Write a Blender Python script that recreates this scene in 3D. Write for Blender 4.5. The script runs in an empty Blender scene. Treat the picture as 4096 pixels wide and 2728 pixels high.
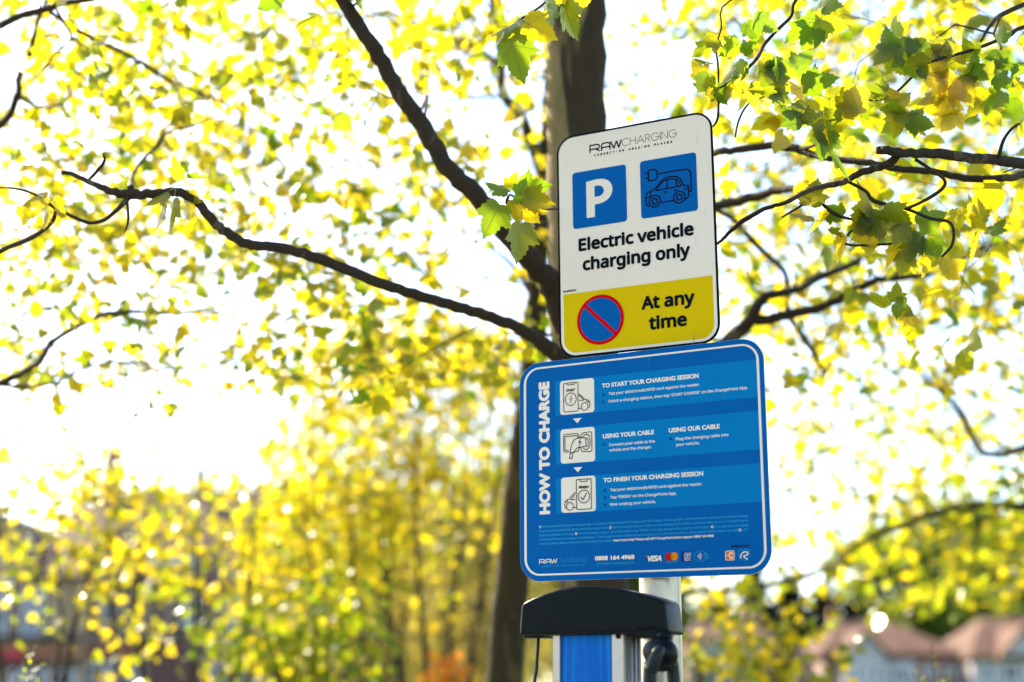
import bpy, bmesh, math, random
import numpy as np
from mathutils import Vector, Matrix
random.seed(7); rng = np.random.default_rng(11)
SC = bpy.context.scene
COL = SC.collection

# ------------------------------------------------------------ camera, sky, sun, exposure
FPX = 5688.9; CX, CY = 2048.0, 1364.0          # 50 mm lens on a 36 mm sensor, photograph 4096 px wide
PITCH, ROLL = math.radians(13.98), math.radians(0.396)
CAM = Vector((0, 0, 1.5))
_r = Vector((1, 0, 0)); FWD = Vector((0, math.cos(PITCH), math.sin(PITCH))); _u = _r.cross(FWD)
RIGHT = _r*math.cos(ROLL) + _u*math.sin(ROLL); UP = -_r*math.sin(ROLL) + _u*math.cos(ROLL)
cd = bpy.data.cameras.new('camera'); cam = bpy.data.objects.new('camera', cd); COL.objects.link(cam)
cd.sensor_width = 36; cd.lens = 50; cd.clip_start = 0.05; cd.clip_end = 3000
m3 = Matrix((RIGHT, UP, -FWD)).transposed()
cam.matrix_world = Matrix.Translation(CAM) @ m3.to_4x4()
cd.dof.use_dof = True; cd.dof.focus_distance = 3.08; cd.dof.aperture_fstop = 1.4
cd.dof.aperture_blades = 9; cd.dof.aperture_rotation = 0.3
SC.camera = cam
SUN_AZ, SUN_EL = math.radians(-43), math.radians(37)     # azimuth from +Y, negative = to the left
w = bpy.data.worlds.new('World'); SC.world = w; w.use_nodes = True
nt = w.node_tree; sky = nt.nodes.new('ShaderNodeTexSky'); sky.sky_type = 'NISHITA'
sky.sun_disc = False; sky.sun_elevation = SUN_EL; sky.sun_rotation = SUN_AZ
sky.air_density = 1.0; sky.dust_density = 1.2; sky.ozone_density = 1.5
nt.links.new(sky.outputs[0], nt.nodes['Background'].inputs[0]); nt.nodes['Background'].inputs[1].default_value = 0.15
sl = bpy.data.lights.new('sun', 'SUN'); sl.energy = 5.0; sl.angle = math.radians(0.6); sl.color = (1.0, 0.86, 0.64)
so = bpy.data.objects.new('sun', sl); COL.objects.link(so)
SUN = Vector((math.sin(SUN_AZ)*math.cos(SUN_EL), math.cos(SUN_AZ)*math.cos(SUN_EL), math.sin(SUN_EL)))
so.rotation_euler = SUN.to_track_quat('Z', 'Y').to_euler(); so.location = (0, 0, 30)
SC.view_settings.view_transform = 'Standard'; SC.view_settings.look = 'None'
SC.view_settings.gamma = 1; SC.view_settings.exposure = 1.85
SC.cycles.use_denoising = True
SC.cycles.max_bounces = 8; SC.cycles.transmission_bounces = 4; SC.cycles.diffuse_bounces = 3
SC.cycles.caustics_reflective = False; SC.cycles.caustics_refractive = False

def ray(px, py):            # px, py: the photograph seen 2354 px wide
    x, y = px*1.73997, py*1.73997
    return FWD + RIGHT*((x-CX)/FPX) - UP*((y-CY)/FPX)
def at(px, py, d):          # the point d metres in front of the camera
    return CAM + ray(px, py)*d
def atY(px, py, Y):         # the point on the upright plane y = Y
    r = ray(px, py); return CAM + r*(Y/r.y)
def srcpt(x, y, d): return at(x/1.73997, y/1.73997, d)
def onplane(x, y, P, n):    # source pixel -> plane
    r = ray(x/1.73997, y/1.73997); t = (P-CAM).dot(n)/r.dot(n); return CAM + r*t

# ------------------------------------------------------------ tagging
def tag(o, label=None, cat=None, group=None, kind=None):
    if label: o['label'] = label
    if cat: o['category'] = cat
    if group: o['group'] = group
    if kind: o['kind'] = kind
    return o
def empty(name, loc=(0, 0, 0), M=None):
    o = bpy.data.objects.new(name, None); COL.objects.link(o); o.empty_display_size = 0.1
    if M is not None: o.matrix_world = M
    else: o.location = loc
    return o
def link(name, me, mats, parent=None):
    o = bpy.data.objects.new(name, me); COL.objects.link(o)
    for m in (mats if isinstance(mats, (list, tuple)) else [mats]): me.materials.append(m)
    if parent is not None: o.parent = parent
    return o
def from_bm(name, bm, mats, parent=None, smooth=False):
    me = bpy.data.meshes.new(name)
    bmesh.ops.recalc_face_normals(bm, faces=bm.faces)
    bm.to_mesh(me); bm.free()
    if smooth: me.polygons.foreach_set('use_smooth', [True]*len(me.polygons))
    o = link(name, me, mats, parent)
    if parent is not None and parent.type == 'EMPTY' and getattr(parent, 'matrix_basis', None) is not None and not o.get('local'):
        pass
    return o
def inv(parent, p): return parent['_inv'] @ p

# ------------------------------------------------------------ materials
def mat(name, col, rough=0.6, metal=0.0, spec=0.5, noise=None, bump=None, coat=0.0):
    """noise = (scale, second colour, contrast); bump = (scale, strength)"""
    m = bpy.data.materials.new(name); m.use_nodes = True; n = m.node_tree.nodes; l = m.node_tree.links
    b = n['Principled BSDF']; b.inputs['Base Color'].default_value = (*col, 1)
    b.inputs['Roughness'].default_value = rough; b.inputs['Metallic'].default_value = metal
    b.inputs['Specular IOR Level'].default_value = spec; b.inputs['Coat Weight'].default_value = coat
    tc = n.new('ShaderNodeTexCoord')
    if noise:
        t = n.new('ShaderNodeTexNoise'); t.inputs['Scale'].default_value = noise[0]; t.inputs['Detail'].default_value = 6
        l.new(tc.outputs['Object'], t.inputs['Vector'])
        r = n.new('ShaderNodeValToRGB'); c = noise[2]
        r.color_ramp.elements[0].position = 0.5-c; r.color_ramp.elements[1].position = 0.5+c
        r.color_ramp.elements[0].color = (*col, 1); r.color_ramp.elements[1].color = (*noise[1], 1)
        l.new(t.outputs['Fac'], r.inputs['Fac']); l.new(r.outputs['Color'], b.inputs['Base Color'])
    if bump:
        t2 = n.new('ShaderNodeTexNoise'); t2.inputs['Scale'].default_value = bump[0]; t2.inputs['Detail'].default_value = 8
        l.new(tc.outputs['Object'], t2.inputs['Vector'])
        bp = n.new('ShaderNodeBump'); bp.inputs['Strength'].default_value = bump[1]; bp.inputs['Distance'].default_value = 0.02
        l.new(t2.outputs['Fac'], bp.inputs['Height']); l.new(bp.outputs['Normal'], b.inputs['Normal'])
    return m
def leafmat(name, refl, trans, tint_refl, tint_trans, rough=0.35, mix=0.5, spec=0.5):
    m = bpy.data.materials.new(name); m.use_nodes = True; n = m.node_tree.nodes; l = m.node_tree.links
    b = n['Principled BSDF']; out = n['Material Output']
    a = n.new('ShaderNodeAttribute'); a.attribute_name = 'tint'
    def mx(c1, c2):
        x = n.new('ShaderNodeMix'); x.data_type = 'RGBA'; x.inputs[6].default_value = (*c1, 1); x.inputs[7].default_value = (*c2, 1)
        l.new(a.outputs['Fac'], x.inputs[0]); return x.outputs[2]
    l.new(mx(refl, tint_refl), b.inputs['Base Color'])
    b.inputs['Roughness'].default_value = rough; b.inputs['Specular IOR Level'].default_value = spec
    t = n.new('ShaderNodeBsdfTranslucent'); l.new(mx(trans, tint_trans), t.inputs['Color'])
    ms = n.new('ShaderNodeMixShader'); ms.inputs[0].default_value = mix
    l.new(b.outputs[0], ms.inputs[1]); l.new(t.outputs[0], ms.inputs[2]); l.new(ms.outputs[0], out.inputs['Surface'])
    return m
def barkmat(name, dark, light, scale, amount, shift=(0, 0, 0), lean=0.0):
    """flaking bark: pale patches with hard edges where plates have dropped off"""
    m = bpy.data.materials.new(name); m.use_nodes = True; n = m.node_tree.nodes; l = m.node_tree.links
    b = n['Principled BSDF']; b.inputs['Roughness'].default_value = 0.85; b.inputs['Specular IOR Level'].default_value = 0.25
    tc = n.new('ShaderNodeTexCoord'); mp = n.new('ShaderNodeMapping'); mp.inputs['Scale'].default_value = (1, 1, 0.45); mp.inputs['Location'].default_value = shift
    l.new(tc.outputs['Object'], mp.inputs['Vector'])
    t = n.new('ShaderNodeTexNoise'); t.inputs['Scale'].default_value = scale; t.inputs['Detail'].default_value = 3
    t.inputs['Distortion'].default_value = 0.6; l.new(mp.outputs[0], t.inputs['Vector'])
    r = n.new('ShaderNodeValToRGB'); r.color_ramp.elements[0].position = amount; r.color_ramp.elements[1].position = amount+0.03
    if lean:      # plates have dropped off mostly on one side of the trunk
        sp = n.new('ShaderNodeSeparateXYZ'); l.new(tc.outputs['Object'], sp.inputs[0])
        ma = n.new('ShaderNodeMath'); ma.operation = 'MULTIPLY_ADD'; ma.inputs[1].default_value = lean; l.new(sp.outputs[0], ma.inputs[0]); l.new(t.outputs['Fac'], ma.inputs[2])
        l.new(ma.outputs[0], r.inputs['Fac'])
    else: l.new(t.outputs['Fac'], r.inputs['Fac'])
    t2 = n.new('ShaderNodeTexNoise'); t2.inputs['Scale'].default_value = scale*9; t2.inputs['Detail'].default_value = 8
    l.new(mp.outputs[0], t2.inputs['Vector'])
    def two(c):
        x = n.new('ShaderNodeMix'); x.data_type = 'RGBA'; x.inputs[6].default_value = (*[v*0.6 for v in c], 1)
        x.inputs[7].default_value = (*[v*1.35 for v in c], 1); l.new(t2.outputs['Fac'], x.inputs[0]); return x.outputs[2]
    x = n.new('ShaderNodeMix'); x.data_type = 'RGBA'; l.new(r.outputs['Color'], x.inputs[0])
    l.new(two(dark), x.inputs[6]); l.new(two(light), x.inputs[7]); l.new(x.outputs[2], b.inputs['Base Color'])
    bp = n.new('ShaderNodeBump'); bp.inputs['Strength'].default_value = 0.5; bp.inputs['Distance'].default_value = 0.01
    l.new(t2.outputs['Fac'], bp.inputs['Height']); l.new(bp.outputs['Normal'], b.inputs['Normal'])
    return m
def brickmat(name, c1, c2, mortar, scale, bw=0.5, rh=0.25):
    m = bpy.data.materials.new(name); m.use_nodes = True; n = m.node_tree.nodes; l = m.node_tree.links
    b = n['Principled BSDF']; b.inputs['Roughness'].default_value = 0.85
    tc = n.new('ShaderNodeTexCoord'); mp = n.new('ShaderNodeMapping'); mp.inputs['Rotation'].default_value = (math.radians(90), 0, 0)
    l.new(tc.outputs['Object'], mp.inputs['Vector'])
    t = n.new('ShaderNodeTexBrick'); t.inputs['Scale'].default_value = scale
    t.inputs['Color1'].default_value = (*c1, 1); t.inputs['Color2'].default_value = (*c2, 1); t.inputs['Mortar'].default_value = (*mortar, 1)
    t.inputs['Brick Width'].default_value = bw; t.inputs['Row Height'].default_value = rh; t.inputs['Mortar Size'].default_value = 0.012
    l.new(mp.outputs[0], t.inputs['Vector']); l.new(t.outputs['Color'], b.inputs['Base Color'])
    return m

S_ = .035
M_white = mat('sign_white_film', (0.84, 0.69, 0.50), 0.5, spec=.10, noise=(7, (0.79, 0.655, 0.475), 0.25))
M_black = mat('sign_black_ink', (0.0035, 0.006, 0.009), 0.5, spec=S_)
M_sblue = mat('sign_blue_film', (0.0003, 0.092, 0.29), 0.5, spec=S_, noise=(60, (0.0003, 0.100, 0.31), 0.3))
M_yellow = mat('sign_yellow_film', (0.70, 0.46, 0.0003), 0.5, spec=S_, noise=(60, (0.67, 0.44, 0.0003), 0.3))
M_red = mat('sign_red_film', (0.60, 0.0005, 0.0015), 0.5, spec=S_)
M_bblue = mat('board_blue_film', (0.0003, 0.092, 0.28), 0.45, spec=S_, noise=(9, (0.0003, 0.102, 0.305), 0.3))
M_band = mat('board_light_blue_film', (0.0003, 0.160, 0.36), 0.45, spec=S_, noise=(9, (0.0003, 0.172, 0.38), 0.3))
M_cyan = mat('board_cyan_ink', (0.03, 0.33, 0.48), 0.5, spec=S_)
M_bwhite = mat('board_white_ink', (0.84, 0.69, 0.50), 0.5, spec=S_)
M_orange = mat('board_orange_ink', (0.60, 0.12, 0.008), 0.5, spec=S_)
M_amber = mat('board_amber_ink', (0.70, 0.23, 0.004), 0.5, spec=S_)
M_ored = mat('board_red_ink', (0.48, 0.012, 0.004), 0.5, spec=S_)
M_navy = mat('board_navy_ink', (0.003, 0.035, 0.19), 0.5, spec=S_)
M_dkblue = mat('board_dark_blue_ink', (0.0005, 0.060, 0.24), 0.5, spec=S_)
M_scuff = mat('scuffed_film', (0.04, 0.32, 0.50), 0.6, spec=S_)
M_grime = mat('grime_streak', (0.50, 0.40, 0.27), 0.8, spec=S_)
M_alu = mat('raw_aluminium', (0.62, 0.61, 0.58), 0.45, metal=0.9)
M_post = mat('post_pale_paint', (0.44, 0.395, 0.32), 0.28, metal=0.6, noise=(9, (0.40, 0.36, 0.29), 0.2), bump=(90, 0.05))
M_cap = mat('black_moulded_plastic', (0.002, 0.0042, 0.0042), 0.28, spec=.10, bump=(900, 0.05))
M_trim = mat('brushed_aluminium', (0.50, 0.445, 0.37), 0.33, metal=0.6, bump=(40, 0.03))
M_rubber = mat('black_rubber', (0.006, 0.011, 0.011), 0.4, spec=.22)
M_panel = None

GLYPH_TEXT = r''' 209
"327;128 573 112 366 68 366 52 573;275 573 259 366 215 366 199 573
&587;244 581 284 578 318 567 345 549 366 524 378 494 383 458 374 411 350 372 313 338 268 308 423 159 442 186 457 216 479 286 550 286 518 191 496 150 468 114 585 0 490 0 420 67 366 28 303 2 265 -6 223 -8 171 -4 127 10 91 32 65 63 48 102 43 149 46 187 57 220 75 248 100 273 166 318 133 358 107 403 99 429 96 456 101 493 114 524 135 548 165 567 201 578;209 273 159 239 141 221 128 201 119 178 116 152 124 112 146 81 181 61 225 55 273 59 314 71 347 90 375 111;241 524 211 519 186 506 171 485 165 457 169 429 180 404 225 350 265 376 292 401 308 428 313 458 308 484 294 505 271 519
'180;128 573 112 366 68 366 52 573
)241;209 220 205 156 196 94 180 34 158 -24 128 -77 91 -127 25 -127 59 -75 87 -20 108 38 124 98 134 159 137 221 134 283 124 346 108 406 87 465 59 521 24 573 91 573 128 522 158 468 180 409 196 348 205 285
,215;154 84 136 23 111 -42 85 -103 33 -103 49 -38 63 31 73 93 148 93
.215;58 43 61 69 72 85 88 94 107 97 126 94 142 85 153 69 157 43 153 18 142 2 126 -8 107 -11 88 -8 72 2 61 18
/298;290 573 77 0 8 0 221 573
0459;419 287 417 221 409 163 395 112 376 70 349 37 316 12 276 -3 229 -8 170 1 122 27 86 70 60 129 48 176 42 229 39 287 41 346 48 399 58 446 83 504 119 547 167 573 229 581 287 573 335 547 372 504 399 446 410 399 417 346;110 287 113 215 121 156 137 111 159 78 190 59 229 52 268 59 298 78 320 110 336 156 345 215 348 287 345 359 336 417 320 463 298 495 268 515 229 521 190 515 159 495 137 463 121 417 113 359
1459;285 0 216 0 216 400 216 439 217 470 219 499 196 477 169 455 108 405 71 452 226 573 285 573
2459;417 0 38 0 38 59 188 210 261 287 287 320 306 353 318 387 322 424 315 466 294 496 261 514 221 520 181 517 147 506 83 466 45 513 94 548 153 572 186 578 221 581 270 576 313 562 347 540 372 510 388 472 394 428 389 385 375 344 353 305 324 267 247 185 128 67 128 64 417 64
3459;395 439 392 403 381 372 363 347 340 326 310 311 277 302 277 298 337 283 379 255 405 214 413 163 407 116 390 74 360 40 318 14 263 -3 193 -8 110 -1 72 8 36 23 36 89 74 73 114 61 155 54 194 51 260 59 305 81 331 117 339 164 335 197 320 223 297 242 265 255 226 263 179 265 123 265 123 326 180 326 223 329 259 339 286 356 307 377 319 404 323 434 316 471 295 498 262 516 219 521 164 515 117 498 75 473 39 521 73 544 115 563 163 576 218 581 296 571 352 540 384 495
4459;443 130 359 130 359 0 291 0 291 130 17 130 17 190 286 576 359 576 359 193 443 193;291 374 291 412 293 444 294 474 295 500 292 500 276 468 257 438 86 193 291 193
5459;221 351 275 346 322 331 361 307 389 274 407 232 413 183 407 128 387 81 356 43 314 15 261 -2 199 -8 116 0 80 10 51 23 51 90 82 74 121 62 161 55 200 52 239 55 274 65 302 82 323 106 336 137 341 176 332 225 306 262 262 284 197 292 146 288 99 280 64 302 86 573 373 573 373 508 146 508 132 342 169 348
6459;44 245 51 342 60 389 75 433 95 474 121 510 155 539 196 562 246 576 306 581 344 579 377 573 377 513 344 520 308 523 257 518 216 504 183 483 158 454 139 419 127 380 115 291 119 291 150 326 170 339 194 350 223 356 255 358 302 353 342 338 375 313 400 279 416 236 421 184 415 129 399 82 372 44 336 15 291 -2 239 -8 199 -4 163 7 130 26 101 54 77 89 59 133 48 185;238 51 284 59 320 84 343 125 351 184 344 233 324 271 289 295 241 303 205 299 175 287 150 270 131 248 119 223 115 198 123 146 146 99 164 79 185 64 210 55
7459;109 0 344 508 35 508 35 573 419 573 419 518 187 0
8459;229 581 276 577 318 565 352 546 378 519 395 485 400 443 396 411 385 383 368 359 346 338 291 303 355 265 381 242 401 216 414 185 419 148 413 104 395 65 367 34 330 11 284 -3 231 -8 174 -3 126 10 89 33 61 63 45 101 39 146 43 183 56 214 75 241 99 264 158 299 107 336 87 358 71 383 61 411 58 444 63 485 80 518 107 545 141 565 182 577;108 145 116 107 138 76 176 55 229 48 281 55 319 76 342 108 350 148 346 174 335 197 317 217 293 235 229 265 217 270 157 237 136 219 121 197 111 173;228 524 188 518 155 502 134 476 127 441 130 414 141 391 157 373 179 357 232 330 282 357 302 373 317 392 327 414 330 441 323 476 302 502 270 518
9459;417 328 410 231 401 183 387 139 366 99 340 63 306 33 265 11 214 -3 154 -8 117 -6 82 0 82 60 115 53 152 50 204 54 245 68 278 90 303 118 322 153 334 192 346 281 341 281 310 247 290 233 266 223 237 216 204 214 158 219 118 235 85 260 61 294 45 336 40 387 46 443 63 491 90 529 127 557 171 575 223 581 262 577 299 565 332 545 361 518 384 483 402 439 413 388;223 521 178 513 142 488 118 447 110 388 117 339 137 301 171 277 220 269 256 273 286 285 311 303 330 325 342 349 346 374 338 426 315 474 298 493 277 508 252 518
:215;58 43 61 69 72 85 88 94 107 97 126 94 142 85 153 69 157 43 153 18 142 2 126 -8 107 -11 88 -8 72 2 61 18;58 387 61 412 72 429 88 438 107 441 126 438 142 429 153 412 157 387 153 362 142 345 126 335 107 332 88 335 72 345 61 362
?348;112 183 118 235 139 277 180 319 228 363 253 398 260 439 254 473 235 498 204 514 163 519 126 516 93 509 34 485 10 541 81 569 122 578 168 581 235 571 285 543 317 498 327 440 324 407 316 379 302 355 283 332 233 287 192 248 173 215 168 175 168 161 112 161;94 43 97 69 108 85 124 94 144 97 162 94 178 85 189 69 192 43 189 18 178 2 162 -8 144 -11 124 -8 108 2 97 18
A512;437 0 368 177 141 177 73 0 0 0 224 575 289 575 512 0;282 415 274 438 263 473 255 500 247 468 238 438 230 415 165 241 346 241
B521;241 573 307 569 361 558 404 541 445 497 459 431 456 399 446 371 431 347 409 328 382 313 350 304 350 300 384 292 415 279 441 261 461 236 474 203 478 163 472 115 454 74 425 42 385 19 337 5 279 0 78 0 78 573;256 329 318 335 357 352 377 382 384 423 376 463 351 490 308 506 245 511 150 511 150 329;150 269 150 61 265 61 330 68 371 91 394 125 401 168 398 197 388 221 370 241 344 256 307 266 260 269
C507;323 517 280 513 241 502 206 482 178 456 155 423 139 383 129 337 125 286 131 220 147 164 175 117 213 83 262 62 322 55 394 62 460 78 460 15 393 -2 312 -8 257 -4 208 8 166 28 115 72 78 131 62 178 52 230 49 287 53 349 67 406 89 456 120 499 159 534 206 559 261 575 324 581 367 578 409 572 448 561 482 547 453 486 394 508 360 515
D585;536 292 533 231 521 177 501 131 457 74 399 33 351 15 297 4 237 0 78 0 78 573 254 573 309 569 359 558 404 540 460 501 502 446 521 401 533 350;460 289 454 359 435 415 404 457 361 487 308 505 244 511 150 511 150 62 228 62 299 68 357 87 402 119 434 164 454 220
E446;398 0 78 0 78 573 398 573 398 509 150 509 150 330 383 330 383 268 150 268 150 63 398 63
F416;150 0 78 0 78 573 398 573 398 509 150 509 150 306 383 306 383 243 150 243
G584;326 302 524 302 524 22 431 -1 323 -8 267 -4 217 8 173 28 120 71 81 130 63 176 52 229 49 286 53 343 65 395 84 442 127 500 186 544 233 564 286 577 346 581 392 578 437 572 516 547 489 484 421 508 382 515 342 517 278 510 225 489 181 455 150 409 131 353 124 286 130 222 146 166 175 119 216 84 270 62 340 55 404 59 452 68 452 238 326 238
H594;516 0 443 0 443 267 150 267 150 0 78 0 78 573 150 573 150 330 443 330 443 573 516 573
I272;239 0 32 0 32 42 99 57 99 515 32 531 32 573 239 573 239 531 172 515 172 57 239 42
L420;78 0 78 573 150 573 150 64 400 64 400 0
M727;330 0 142 502 139 502 142 461 144 407 144 347 144 0 78 0 78 573 184 573 361 103 364 103 544 573 650 573 650 0 578 0 578 352 579 408 581 460 584 501 581 501 390 0
N609;532 0 447 0 141 476 138 476 141 432 143 378 144 320 144 0 78 0 78 573 161 573 467 99 470 99 468 137 466 193 464 249 464 573 532 573
O626;577 287 573 224 561 166 540 116 510 73 473 38 428 13 375 -3 314 -8 251 -3 196 13 151 39 114 73 85 116 65 167 53 224 49 288 52 344 62 396 78 442 114 500 166 545 208 565 258 577 314 581 393 572 459 545 510 501 547 442 564 396 574 344;125 287 130 220 145 163 171 117 207 83 255 62 314 55 373 62 420 83 456 117 481 163 496 220 501 287 496 354 481 411 456 457 421 491 373 511 314 518 255 511 207 490 171 457 145 411 130 354
P485;229 573 297 568 352 553 393 528 431 475 444 404 441 370 433 336 417 306 395 278 364 255 324 238 275 227 216 223 150 223 150 0 78 0 78 573;223 511 150 511 150 285 208 285 258 288 298 296 330 311 352 334 365 363 370 401 361 449 334 484 289 504
R499;236 573 301 568 353 555 393 532 422 500 439 460 444 410 440 368 427 334 408 306 385 285 330 257 487 0 403 0 264 237 150 237 150 0 78 0 78 573;232 510 150 510 150 298 236 298 296 304 338 325 362 359 370 407 366 440 355 467 336 486 310 500 275 507
S440;403 153 396 106 378 66 348 35 307 11 257 -3 198 -8 137 -5 83 4 41 19 41 88 113 65 156 57 201 55 240 57 273 66 298 79 316 98 327 120 330 147 327 173 318 194 302 213 277 230 196 265 131 294 106 311 85 330 69 351 57 375 50 403 48 435 54 477 71 513 99 542 136 563 180 576 231 581 276 578 318 572 389 549 366 487 302 508 266 515 229 517 196 515 169 507 148 494 133 478 124 457 121 434 124 407 133 386 149 367 172 351 246 318 293 299 332 279 362 255 385 228 398 194
T446;259 0 187 0 187 509 8 509 8 573 437 573 437 509 259 509
U586;513 202 507 146 489 95 459 52 416 20 360 -1 290 -8 225 -2 171 18 128 50 97 93 78 144 72 204 72 573 144 573 144 201 154 139 182 93 228 64 294 55 342 59 379 73 407 96 427 126 438 161 442 202 442 573 513 573
V481;481 573 277 0 204 0 0 573 75 573 204 205 220 160 231 119 241 80 250 119 262 161 277 207 405 573
W746;735 573 583 0 510 0 399 375 389 410 380 443 373 471 370 488 367 471 361 443 352 409 342 373 234 0 161 0 10 573 85 573 174 223 183 186 190 151 196 118 201 87 206 119 213 154 222 191 232 227 333 573 407 573 512 225 523 187 532 151 538 117 544 87 550 129 560 175 572 224 660 573
X470;467 0 385 0 233 249 79 0 3 0 193 298 15 573 95 573 236 348 377 573 453 573 276 300
Y454;227 291 376 573 454 573 263 222 263 0 191 0 191 219 0 573 79 573
Z459;427 0 30 0 30 55 332 508 40 508 40 573 419 573 419 518 118 64 427 64
a450;231 437 299 428 347 403 376 358 385 293 385 0 334 0 320 61 317 61 279 22 258 9 234 -1 172 -8 136 -5 103 6 75 23 55 48 41 80 37 119 50 176 87 219 127 238 179 251 243 257 316 259 316 285 310 330 293 359 265 375 227 380 194 378 163 370 106 347 84 400 151 426 190 434;252 208 184 200 141 182 118 155 110 119 115 87 132 66 157 53 188 49 238 56 279 79 306 117 315 172 315 210
b493;139 461 138 410 135 373 139 373 161 398 189 419 226 432 272 437 344 423 401 381 428 338 444 283 449 215 444 147 427 91 400 48 365 17 322 -2 272 -8 226 -3 189 10 161 31 139 55 133 55 119 0 68 0 68 609 139 609;260 379 219 374 188 361 165 339 150 308 142 268 139 217 139 214 145 144 165 93 202 61 261 51 312 61 348 93 369 145 376 216 369 287 348 338 311 368
c385;241 -8 187 -2 139 15 99 45 69 87 50 143 44 213 51 284 71 342 102 385 142 415 191 432 245 438 309 431 358 415 337 356 292 370 244 376 204 371 172 358 148 335 131 303 120 263 117 213 120 166 131 126 148 94 172 71 202 58 240 53 302 60 351 78 351 15 304 -2
d493;221 -8 148 6 92 48 65 91 49 146 44 214 49 282 66 338 93 381 149 424 221 438 253 436 280 429 323 407 354 374 359 374 356 405 354 438 354 609 425 609 425 0 368 0 358 58 354 58 323 24 279 1 252 -6;232 51 290 60 328 88 348 135 355 200 355 213 349 284 329 336 291 369 231 379 181 368 146 334 124 281 117 213 124 144 146 93 181 61
e452;234 438 286 432 329 414 364 385 390 346 406 299 411 244 411 201 117 201 127 137 154 90 197 62 254 52 327 60 392 82 392 20 327 -1 251 -8 194 -2 143 17 101 48 70 91 51 146 44 212 50 277 68 333 96 378 134 411 181 431;233 380 188 372 154 348 130 309 119 257 338 257 335 292 326 322 312 346 292 364 266 376
f276;266 375 158 375 158 0 87 0 87 375 12 375 12 408 87 432 87 457 92 507 104 547 124 577 152 597 186 609 227 613 274 609 310 599 292 544 262 552 228 556 197 550 175 532 162 502 158 458 158 430 266 430
g493;221 438 261 434 297 422 329 402 355 373 359 373 369 430 425 430 425 -7 420 -63 404 -109 378 -146 341 -172 293 -187 233 -192 147 -186 78 -165 78 -100 111 -114 149 -125 191 -132 237 -134 286 -126 324 -101 347 -63 355 -13 355 4 356 32 358 57 354 57 329 28 299 8 263 -4 221 -8 147 7 91 51 65 95 49 149 44 214 49 278 65 332 91 377 147 423;230 379 197 374 169 359 147 336 130 303 120 262 117 213 124 143 146 92 182 60 232 50 262 52 288 58 309 69 326 85 340 105 349 131 356 197 356 214 353 267 343 309 326 340 302 362 270 374
h496;139 431 138 399 135 370 140 370 155 391 174 407 221 429 273 437 321 433 360 421 391 400 413 370 426 330 431 280 431 0 361 0 361 275 355 321 338 353 308 372 265 379 222 374 189 360 166 338 150 308 142 269 139 222 139 0 68 0 68 609 139 609
i207;139 430 139 0 68 0 68 430;104 591 119 588 133 580 142 566 145 546 142 526 133 512 119 504 104 501 88 504 75 512 66 526 63 546 66 566 75 580 88 588
k428;138 291 137 257 135 221 138 221 152 240 172 264 189 285 326 430 409 430 235 246 421 0 336 0 187 200 138 158 138 0 68 0 68 609 138 609
l207;139 0 68 0 68 609 139 609
m750;540 438 603 429 649 401 676 352 685 280 685 0 615 0 615 277 610 321 594 353 567 372 528 379 474 369 438 342 418 298 411 237 411 0 342 0 342 277 339 308 332 333 320 353 303 367 281 376 253 379 215 374 185 360 164 338 150 308 141 269 139 223 139 0 68 0 68 430 125 430 136 371 140 371 155 392 173 409 217 431 266 438 312 433 349 420 378 398 398 366 402 366 427 398 461 420 499 433
n496;275 438 343 429 391 401 421 352 431 280 431 0 361 0 361 275 355 321 338 353 308 372 265 379 204 368 166 338 146 289 139 223 139 0 68 0 68 430 125 430 136 371 140 371 156 392 175 409 222 431
o485;442 216 438 165 428 121 411 82 388 51 359 25 324 7 285 -4 241 -8 200 -4 163 7 129 25 100 51 77 82 59 121 48 165 44 216 50 282 68 336 97 380 137 412 186 431 244 438 299 431 347 412 387 380 417 336 436 282;117 216 120 169 130 128 147 95 172 71 203 56 243 51 282 56 314 71 339 95 356 128 366 169 369 216 365 263 355 303 338 335 314 359 282 374 242 379 185 368 147 335 124 284
p493;273 438 344 424 401 383 428 339 444 284 449 216 444 148 427 93 401 49 365 17 322 -2 272 -8 241 -6 213 1 170 24 139 55 134 55 137 20 139 -16 139 -192 68 -192 68 430 126 430 136 371 139 371 170 405 189 419 213 429 240 436;260 379 221 374 190 362 167 342 152 313 142 275 139 229 139 216 142 167 150 126 165 93 188 70 220 55 261 51 297 56 326 72 348 98 364 131 373 171 376 217 369 283 348 334 311 367
q493;354 -9 355 25 358 58 354 58 332 32 303 11 266 -3 219 -8 148 6 93 48 66 91 49 146 44 214 50 282 67 338 93 381 129 413 172 432 221 438 267 433 304 419 333 397 355 371 358 371 369 430 425 430 425 -192 354 -192;233 51 272 55 304 67 327 87 342 116 352 153 355 199 355 213 348 285 328 337 290 369 231 379 181 368 145 334 124 281 117 213 124 145 146 93 182 61
r331;269 438 295 437 319 433 310 368 287 372 264 374 240 371 217 363 195 351 176 334 161 313 149 289 141 261 139 229 139 0 68 0 68 430 126 430 134 351 137 351 170 395 191 413 214 426 240 435
s384;348 119 343 80 327 49 302 24 268 6 226 -4 176 -8 99 -1 42 19 42 83 104 60 141 52 178 49 224 53 256 66 274 86 280 112 278 128 271 141 239 167 174 196 103 228 76 245 57 266 45 292 41 324 52 372 85 408 137 430 202 438 275 430 339 409 315 353 258 372 197 380 159 377 131 366 114 350 108 328 111 312 119 298 154 274 219 246 289 215 314 197 333 176 344 150
t289;212 50 245 53 272 59 272 5 240 -4 200 -8 167 -5 138 4 112 20 91 44 78 79 74 125 74 375 13 375 13 409 75 437 103 528 144 528 144 430 269 430 269 375 144 375 144 127 149 93 163 69 185 54
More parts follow.
